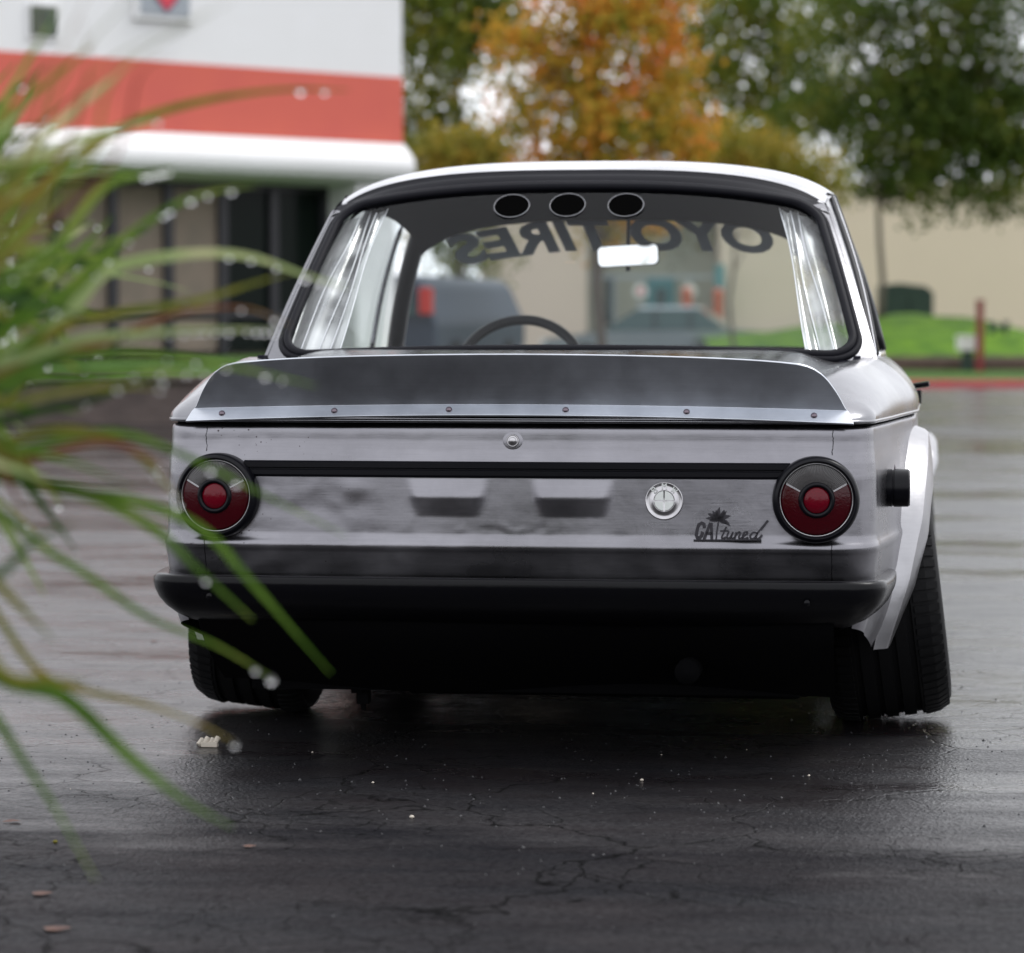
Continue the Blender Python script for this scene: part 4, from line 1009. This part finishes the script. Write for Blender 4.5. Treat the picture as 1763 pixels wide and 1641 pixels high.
# black trim below the roof's rear edge
def rtr(u, v):
    U = -1+2*u; A_ = rf(u, 0); B_ = rg(U*1.045, 1.03-.05*max(0, abs(U)-.85)/.15)
    return A_.lerp(B_, v)+Vector((0, -.006*math.sin(math.pi*v)-.001, -.0015-.006*math.sin(math.pi*min(1, v*3))))
rt_ = grid('roof_edge_trim', rtr, 60, 6, [M['seal'], M['steel_bright']], car)
for p in rt_.data.polygons:
    if abs(p.center.x-.007) > .592: p.material_index = 1
grid('headliner', lambda u, v: Vector((rf(u, v).x*.965, rf(u, v).y+.015*(1-v)-.02*v, rf(u, v).z-.028-.014*v**6-.010*abs(-1+2*u)**4)), 30, 20, M['lining'], car)
# inner pillar and side lining
for s in (-1, 1):
    fixn(grid('pillar_lining', lambda u, v: rg(s*lerp(1.02, 1.08, u), v)-nr*.02+Vector((-s*.012*u, .20*u, 0)), 2, 6, M['lining'], car))
    lb(car, 'side_lining', min(s*.69, s*.705), max(s*.69, s*.705), .8, 2.75, .16, .842, M['lining'])
lb(car, 'rear_shelf', -.685, .685, .80, 1.02, .800, .832, M['lining'])
lb(car, 'rear_bulkhead', -.685, .685, 1.00, 1.03, .16, .80, M['lining'])
lb(car, 'dashboard', -.68, .68, 2.45, 2.74, .60, .825, M['lining'], .02)

# windscreen
def ws(u, v):
    hw = lerp(.665, .545, v); x = u*hw+.006; y = lerp(2.76, 2.32, v)-.13*abs(u)**2.2*(1-.2*v)
    return Vector((x, y, lerp(.835-.01*u*u, 1.222-.03*abs(u)**2.5, v)+.008*math.sin(math.pi*v)))
wsc = grid('windscreen', lambda u, v: ws(-1+2*u, v), 30, 12, M['side_glass'], car)
b = MB(); b.tube([ws(-1+2*k/30, 1.0)+Vector((0, -.005, .004)) for k in range(31)], .016, 8); b.build('windscreen_header', M['lining'], car, smooth=True)
# banner lettering on the windscreen, reads from the front
tcu = bpy.data.curves.new('banner', 'FONT'); tcu.body = 'TOYO TIRES'; tcu.size = 1; tcu.offset = .042; tcu.shear = .22; tcu.space_character = 1.03; tcu.resolution_u = 4
to = bpy.data.objects.new('banner_tmp', tcu); C.objects.link(to)
me = bpy.data.meshes.new_from_object(to); C.objects.unlink(to); bpy.data.objects.remove(to)
bm = bmesh.new(); bm.from_mesh(me)
bmesh.ops.triangulate(bm, faces=bm.faces)
bmesh.ops.subdivide_edges(bm, edges=[e for e in bm.edges if e.calc_length() > .25], cuts=2)
xm, xM = min(v.co.x for v in bm.verts), max(v.co.x for v in bm.verts); yM = max(v.co.y for v in bm.verts)
for v in bm.verts:
    X = lerp(.555, -.470, (v.co.x-xm)/(xM-xm)); vv = .755+.235*v.co.y/yM; 
    U = (X-.006)/lerp(.665, .545, vv); vv2 = vv-.17*max(0, -U-.25)**1.2
    v.co = ws(U, vv2)+Vector((0, .0035, .001))
bm.to_mesh(me); bm.free(); me.materials.clear(); link('windscreen_banner', me, M['banner'], wsc)

# rear-view mirror
c = Vector((.0395, 2.30, 1.1115)); b = MB()
def rr2(w_, h_, r_, n=6):
    o_ = []
    for q, (sx, sz) in enumerate(((1, 1), (-1, 1), (-1, -1), (1, -1))):
        for i in range(n): t = R(90)*(q+i/(n-1)); o_.append((sx*(w_-r_)+r_*math.cos(t), sz*(h_-r_)+r_*math.sin(t)))
    return o_
o1 = rr2(.0885, .0310, .016); n = len(o1); Tm = Matrix.Translation(c)@Matrix.Rotation(R(-.15), 4, 'X')@Matrix.Rotation(R(-3), 4, 'Y')
vs = [Tm@Vector((x, 0, z)) for x, z in o1]+[Tm@Vector((x*.9, .03, z*.8)) for x, z in o1]+[Tm@Vector((x*.965, -.001, z*.92)) for x, z in o1]
b.add(vs, [(i, (i+1) % n, n+(i+1) % n, n+i) for i in range(n)]+[tuple(range(n, 2*n))]+[(i, (i+1) % n, 2*n+(i+1) % n, 2*n+i) for i in range(n)])
b.tube([c+Vector((0, .01, .02)), c+Vector((.0, .02, .06)), c+Vector((0, .03, .12))], .006, 8); b.lathe([(0, 0), (.007, 0), (.007, -.012), (0, -.012)], Matrix.Translation(c+Vector((0, .01, -.032))), 12)
mr_ = b.build('rear_view_mirror', M['trim'], car)
b = MB(); b.add([Tm@Vector((x*.96, -.0015, z*.91)) for x, z in o1], [tuple(range(n))]); b.build('mirror_glass', M['mirror'], mr_)
# steering wheel
cw = Vector((-.240, 2.06, .772)); Tm = Matrix.Translation(cw)@Matrix.Rotation(R(62), 4, 'X')
b = MB(); b.tube([Tm@Vector((.178*math.cos(R(a)), .178*math.sin(R(a)), 0)) for a in range(0, 360, 6)], .014, 12, closed=True, cap=False)
sw = b.build('steering_wheel', mat('wheel_leather', (.03, .03, .034), .45), car, smooth=True)
b = MB()
for a in (90+105, 90-105, 90+180):
    b.tube([Tm@Vector((.03*math.cos(R(a)), .03*math.sin(R(a)), 0)), Tm@Vector((.175*math.cos(R(a)), .175*math.sin(R(a)), 0))], .009, 8)
b.lathe([(0, .02), (.035, .015), (.04, 0), (.03, -.03), (0, -.03)], Tm, 20); b.build('wheel_spokes', M['trim'], sw, smooth=True)
# low bucket seats
for s in (-.34, .34):
    se = empty('seat', (s, 1.60, .16)); se.parent = car
    b = MB(); b.box(-.22, .22, 0, .5, .12, .26); b.build('cushion', M['lining'], se, bevel=.04)
    b = MB(); b.box(-.22, .22, -.10, .02, .2, .645); b.build('backrest', M['lining'], se, bevel=.04)

# clear plastic sheets gathered at both sides behind the rear window
for s in (-1, 1):
    def sheet(u, v):
        U = s*lerp(.985, .835 if s > 0 else .80, u); p = rg(U, .03+.94*v)-nr*.022
        f_ = .012*math.sin(u*11+v*2.0)+.003*math.sin(u*27+v*1.3)
        return p+Vector((s*.006*math.sin(v*3+u*5), f_, f_*.3))
    o = grid('plastic_sheet', sheet, 40, 14, M['film'], car)
    grid('plastic_sheet', lambda u, v: Vector(sheet(u*(.62 if s > 0 else .4), v))-nr*.02+Vector((0, 0, .004*math.sin(u*19+v*3))), 30, 14, M['film'], car)
    b = MB()
    for u in ((.0, .45, .72, 1.0) if s > 0 else (.3, .62, .8, 1.0)): b.tube([Vector(sheet(u+.05*math.sin(k*.5+u*7)*(k/14), k/14))+nr*.003 for k in range(15)], .0016, 6)
    b.build('sheet_fold', mat('plastic_edge', (.75, .75, .78), .2, spec=.8), o, smooth=True)

# ================================================================ foreground plant
pl = empty('grass_clump', gnd(-300, 3.0)); tag(pl, 'clump of arching ornamental grass wet with droplets, close to the camera at left', 'plant')
rnd = random.Random(21)
DROP = None
def droplet(p, r, parent):
    global DROP
    if DROP is None:
        bm = bmesh.new(); bmesh.ops.create_uvsphere(bm, u_segments=14, v_segments=9, radius=1); DROP = bpy.data.meshes.new('droplet'); bm.to_mesh(DROP); bm.free()
        DROP.materials.append(M['water']); DROP.polygons.foreach_set('use_smooth', [True]*len(DROP.polygons))
    o = bpy.data.objects.new('droplet', DROP); C.objects.link(o); o.parent = parent; o.location = p; o.scale = (r, r, r*1.1)
def blade(pts, D0, D1, w, m, drops=(), rootpx=-330, back=.02):
    """pts: photograph positions from the heart of the clump to the tip, depth D0 -> D1"""
    W3 = []; D0 += back; D1 += back; w *= 1.05
    a = pts[0]
    rt = gnd(rootpx+rnd.uniform(-60, 60), (D0+3.0)/2+rnd.uniform(-.08, .08), .0)
    heart = at(a[0], a[1], D0); W3.append(rt); W3.append(rt.lerp(heart, .5)+Vector((-.03, 0, .05)))
    k = len(pts)
    for i, (px, py) in enumerate(pts): W3.append(at(px, py, lerp(D0, D1, i/(k-1))))
    C3 = cr(W3, 6); n = len(C3); vs = []; fs = []; base = pl.location
    tw = rnd.uniform(-.5, .5)
    for i, p in enumerate(C3):
        t = (C3[min(n-1, i+1)]-C3[max(0, i-1)]).normalized(); s = t.cross(FW)
        s = s.normalized() if s.length > .05 else Vector((0, 0, 1)); s.rotate(Matrix.Rotation(tw+.5*i/n, 3, t)); q = i/(n-1)
        ww = w*(.55+.45*math.sin(math.pi*min(1, q*1.2)))*(1 if q < .72 else max(.22, 1-((q-.72)/.28)**1.6*.8)); nn = s.cross(t)*ww*.25
        vs += [p-s*ww/2-base, p+nn-base, p+s*ww/2-base]
    for i in range(n-1):
        for j in (0, 1): fs.append((i*3+j, i*3+j+1, i*3+j+4, i*3+j+3))
    o = mesh('blade', vs, fs, m, pl, True)
    for (t, r_) in drops:
        f_ = t*(k-1); i = min(k-2, int(f_)); c = at(*[lerp(pts[i][q], pts[i+1][q], f_-i) for q in (0, 1)], lerp(D0, D1, t))
        i = min(range(n), key=lambda q: (C3[q]-c).length); droplet(C3[i].lerp(C3[max(0, i-1)], rnd.random()*.5)+Vector((0, 0, -w*.25))-base, r_, o)
PA = M['bl_pale']; G, O, K_, RD = M['bl_green'], M['bl_olive'], M['bl_dark'], M['bl_red']
dd = lambda a, b_, n, r_=.0022: [(lerp(a, b_, i/max(1, n-1)), r_*rnd.uniform(.7, 1.25)) for i in range(n)]
# the blades one can follow in the picture
blade([(-120, 480), (60, 330), (200, 225), (330, 178), (480, 155), (600, 155)], 2.9, 3.0, .011, O, [(.86, .0034), (.92, .0026)])
blade([(-120, 620), (60, 470), (170, 330), (240, 302), (300, 290)], 2.9, 2.9, .011, G, dd(.8, .97, 5, .003))
blade([(-120, 700), (90, 520), (230, 400), (330, 340), (440, 318)], 2.9, 2.9, .013, G, dd(.55, .9, 6, .003))
blade([(-100, 720), (100, 560), (180, 470), (300, 440), (420, 440), (530, 475), (600, 495)], 2.95, 3.05, .014, PA, dd(.5, .95, 8, .003))
blade([(-90, 760), (80, 580), (200, 540), (330, 520), (430, 490), (500, 470)], 2.95, 2.95, .010, O, dd(.3, .6, 2))
blade([(-120, 740), (90, 600), (250, 575), (380, 568), (480, 568)], 2.85, 2.9, .009, PA, dd(.45, 1, 13, .0028))
blade([(-120, 760), (60, 620), (180, 590), (300, 540), (420, 530), (500, 560)], 2.9, 3.0, .010, RD, dd(.8, .95, 2))
blade([(-120, 800), (40, 640), (170, 610), (300, 615), (440, 640), (545, 665)], 2.8, 2.9, .010, G, dd(.3, .9, 9, .0026))
blade([(-120, 790), (30, 660), (140, 650), (260, 640), (360, 640)], 2.8, 2.8, .012, G, dd(.2, 1, 9, .0026))
blade([(-120, 800), (30, 720), (150, 690), (250, 655), (310, 660)], 2.8, 2.9, .012, K_, dd(.5, .9, 3, .0026))
blade([(-120, 840), (20, 760), (120, 740), (220, 770), (290, 840), (310, 870)], 2.85, 2.95, .010, O, dd(.6, .98, 4, .0030))
blade([(-100, 850), (60, 770), (200, 745), (330, 790), (450, 850), (600, 925)], 2.85, 3.05, .010, G, [(.66, .0036), (.74, .0034), (.55, .003)])
blade([(-120, 850), (60, 790), (180, 760), (270, 800), (300, 850)], 2.85, 2.9, .009, RD, dd(.8, .98, 3, .003))
blade([(-100, 860), (100, 840), (250, 900), (340, 980), (435, 1068)], 2.85, 2.95, .013, G, [(.8, .0032)])
blade([(-100, 870), (150, 850), (330, 900), (430, 1000), (500, 1080), (570, 1160)], 2.85, 3.0, .014, G)
blade([(-80, 900), (100, 960), (250, 1060), (370, 1110), (475, 1172)], 2.85, 3.0, .009, G, [(1, .0042), (.93, .003)])
blade([(-100, 1000), (60, 1150), (130, 1185), (240, 1210), (340, 1245), (410, 1282)], 2.9, 3.0, .009, O, [(.99, .0032)])
blade([(-120, 1050), (0, 1165), (110, 1200), (230, 1310), (320, 1380), (400, 1425)], 2.75, 2.8, .017, G)
blade([(-140, 1080), (-20, 1220), (40, 1310), (100, 1400), (165, 1515)], 2.75, 2.75, .014, G)
blade([(-120, 900), (0, 1010), (50, 1060), (95, 1105)], 2.8, 2.8, .010, O)
blade([(-100, 780), (10, 780), (60, 820), (110, 870)], 2.8, 2.85, .013, O)
blade([(-100, 780), (-10, 800), (20, 840), (40, 885)], 2.8, 2.85, .013, RD)
blade([(-100, 940), (-10, 990), (60, 930), (130, 900)], 2.6, 2.6, .010, K_)
blade([(-120, 1000), (0, 1155), (80, 1170), (150, 1175)], 2.6, 2.6, .012, O)
# tall thin stalks crossing the white wall
for x0, x1, y1 in ((90, 160, -30), (110, 250, -30), (160, 360, 20), (200, 400, 0), (60, 60, -30), (240, 300, 95), (150, 140, 30)):
    blade([(-100, 600), (x0-60, 300), (x0, 130), (x1, y1)], 2.5, 2.4, .0035, RD if x0 % 3 == 0 else O)
# the dense heart of the clump
for i in range(150):
    a = R(rnd.uniform(-58, 80)) if i % 3 else R(rnd.uniform(30, 72)); L_ = rnd.uniform(180, 430)*(1.0 if a > 0 else .75); hx_, hy_ = rnd.uniform(-260, -60), rnd.uniform(300, 800)
    D_ = rnd.uniform(2.7, 3.5); drp = rnd.uniform(.1, .5)*L_
    pts = [(hx_, hy_)]
    for q in (.3, .6, .85, 1): pts.append((hx_+L_*q*math.cos(a), hy_-L_*q*math.sin(a)+drp*q*q*(.25 if a > .7 else .6)))
    blade(pts, D_, D_+rnd.uniform(-.1, .1), rnd.uniform(.006, .013), rnd.choice([G, G, G, PA, PA, PA, K_, K_, O, RD if i % 8 == 0 else G]), dd(.7, 1, rnd.choice([0, 0, 0, 1, 2]), .0026))
bed = MB(); bed.box(-2.6, -.75, 2.3, 3.9, -.02, .06, M=FM); tag(bed.build('planting_bed', M['mulch'], bevel=.03), kind='structure')

# ================================================================ small things on the tarmac
p = gnd(352, 6.16, 0); p = at(357, 1257, 6.28); p.z = 0
bt = empty('plastic_scrap', p); tag(bt, 'small crumpled off-white scrap lying on the wet tarmac by the left rear tyre', 'litter')
b = MB()
for k in range(4): b.tube([Vector((-.02+.0105*k, .004*k, .005)), Vector((-.012+.0105*k, .004*k+.01, .017+.003*(k % 2)))], .0062, 8)
b.box(-.014, .022, -.004, .012, .001, .011); b.build('scrap_body', M['pebble'], bt, bevel=.001)
def leaf_lit(px, py, s, m, lab, name='fallen_leaf'):
    d_ = (at(px, py, 1)-CAM); p = CAM+d_*(-CAM.z/d_.z); vs = []; n = 10
    for k in range(n):
        a = 2*math.pi*k/n; r_ = s*(1+.25*math.sin(a*3+px)); vs.append((p.x+r_*math.cos(a)*1.5, p.y+r_*math.sin(a), .003+s*.22*(.5+.5*math.sin(a*2+px))))
    vs.append((p.x, p.y, .004+s*.3)); fs = [(i, (i+1) % n, n) for i in range(n)]
    tag(mesh(name, vs, fs, m, smooth=True), lab, 'leaf')
for px, py, s, lab in ((22, 1417, .011, 'reddish fallen leaf near the left edge, upper of two'), (70, 1542, .011, 'reddish brown leaf at lower left, left of the drooping blade tip'), (95, 1603, .014, 'dark brown leaf lowest at bottom left'), (428, 1460, .008, 'small tan leaf on the tarmac right of the long grass blade'), (265, 1106, .008, 'orange leaf fragment on the tarmac left of the rear tyre'), (1252, 748, .03, 'x'), (1625, 752, .03, 'orange fallen leaf far right on the wet lot')):
    if lab != 'x': leaf_lit(px, py, s, M['litter'], lab)
for px, py, s, lab in ((709, 1409, .005, 'pale bean-sized chip on the dark tarmac below the car'), (1105, 1345, .004, 'tiny pale chip on the tarmac right of centre'), (95, 1452, .005, 'tiny yellow green leaf bit at lower left')):
    d_ = (at(px, py, 1)-CAM); p = CAM+d_*(-CAM.z/d_.z); b = MB(); b.lathe([(0, -.002), (s*.7, 0), (s, s*.4), (s*.6, s*.9), (0, s)], Matrix.Translation((p.x, p.y, .001)), 9)
    tag(b.build('chip', M['pebble'] if 'pale' in lab else M['bl_olive'], smooth=True), lab, 'chip')
# grit scattered over the lot
b = MB(); rnd = random.Random(5)
for i in range(1500):
    X = rnd.uniform(-1.6, 2.2); Y = rnd.uniform(-3.2, 5.5) if i % 3 else rnd.uniform(-1.0, .6); s = rnd.uniform(.0012, .0034)*(1.6 if rnd.random() < .06 else 1); a = rnd.random()*6
    c, d_ = math.cos(a)*s, math.sin(a)*s
    b.add([(X+c, Y+d_, 0), (X-d_, Y+c, 0), (X-c, Y-d_, 0), (X+d_, Y-c, 0), (X+c*.2, Y, s*.9)], [(0, 1, 4), (1, 2, 4), (2, 3, 4), (3, 0, 4)], 0 if rnd.random() < .975 else 1)
g = b.build('grit', [M['grit'], M['pebble']]); tag(g, 'loose grit scattered over the wet tarmac around the car', 'grit', kind='stuff')
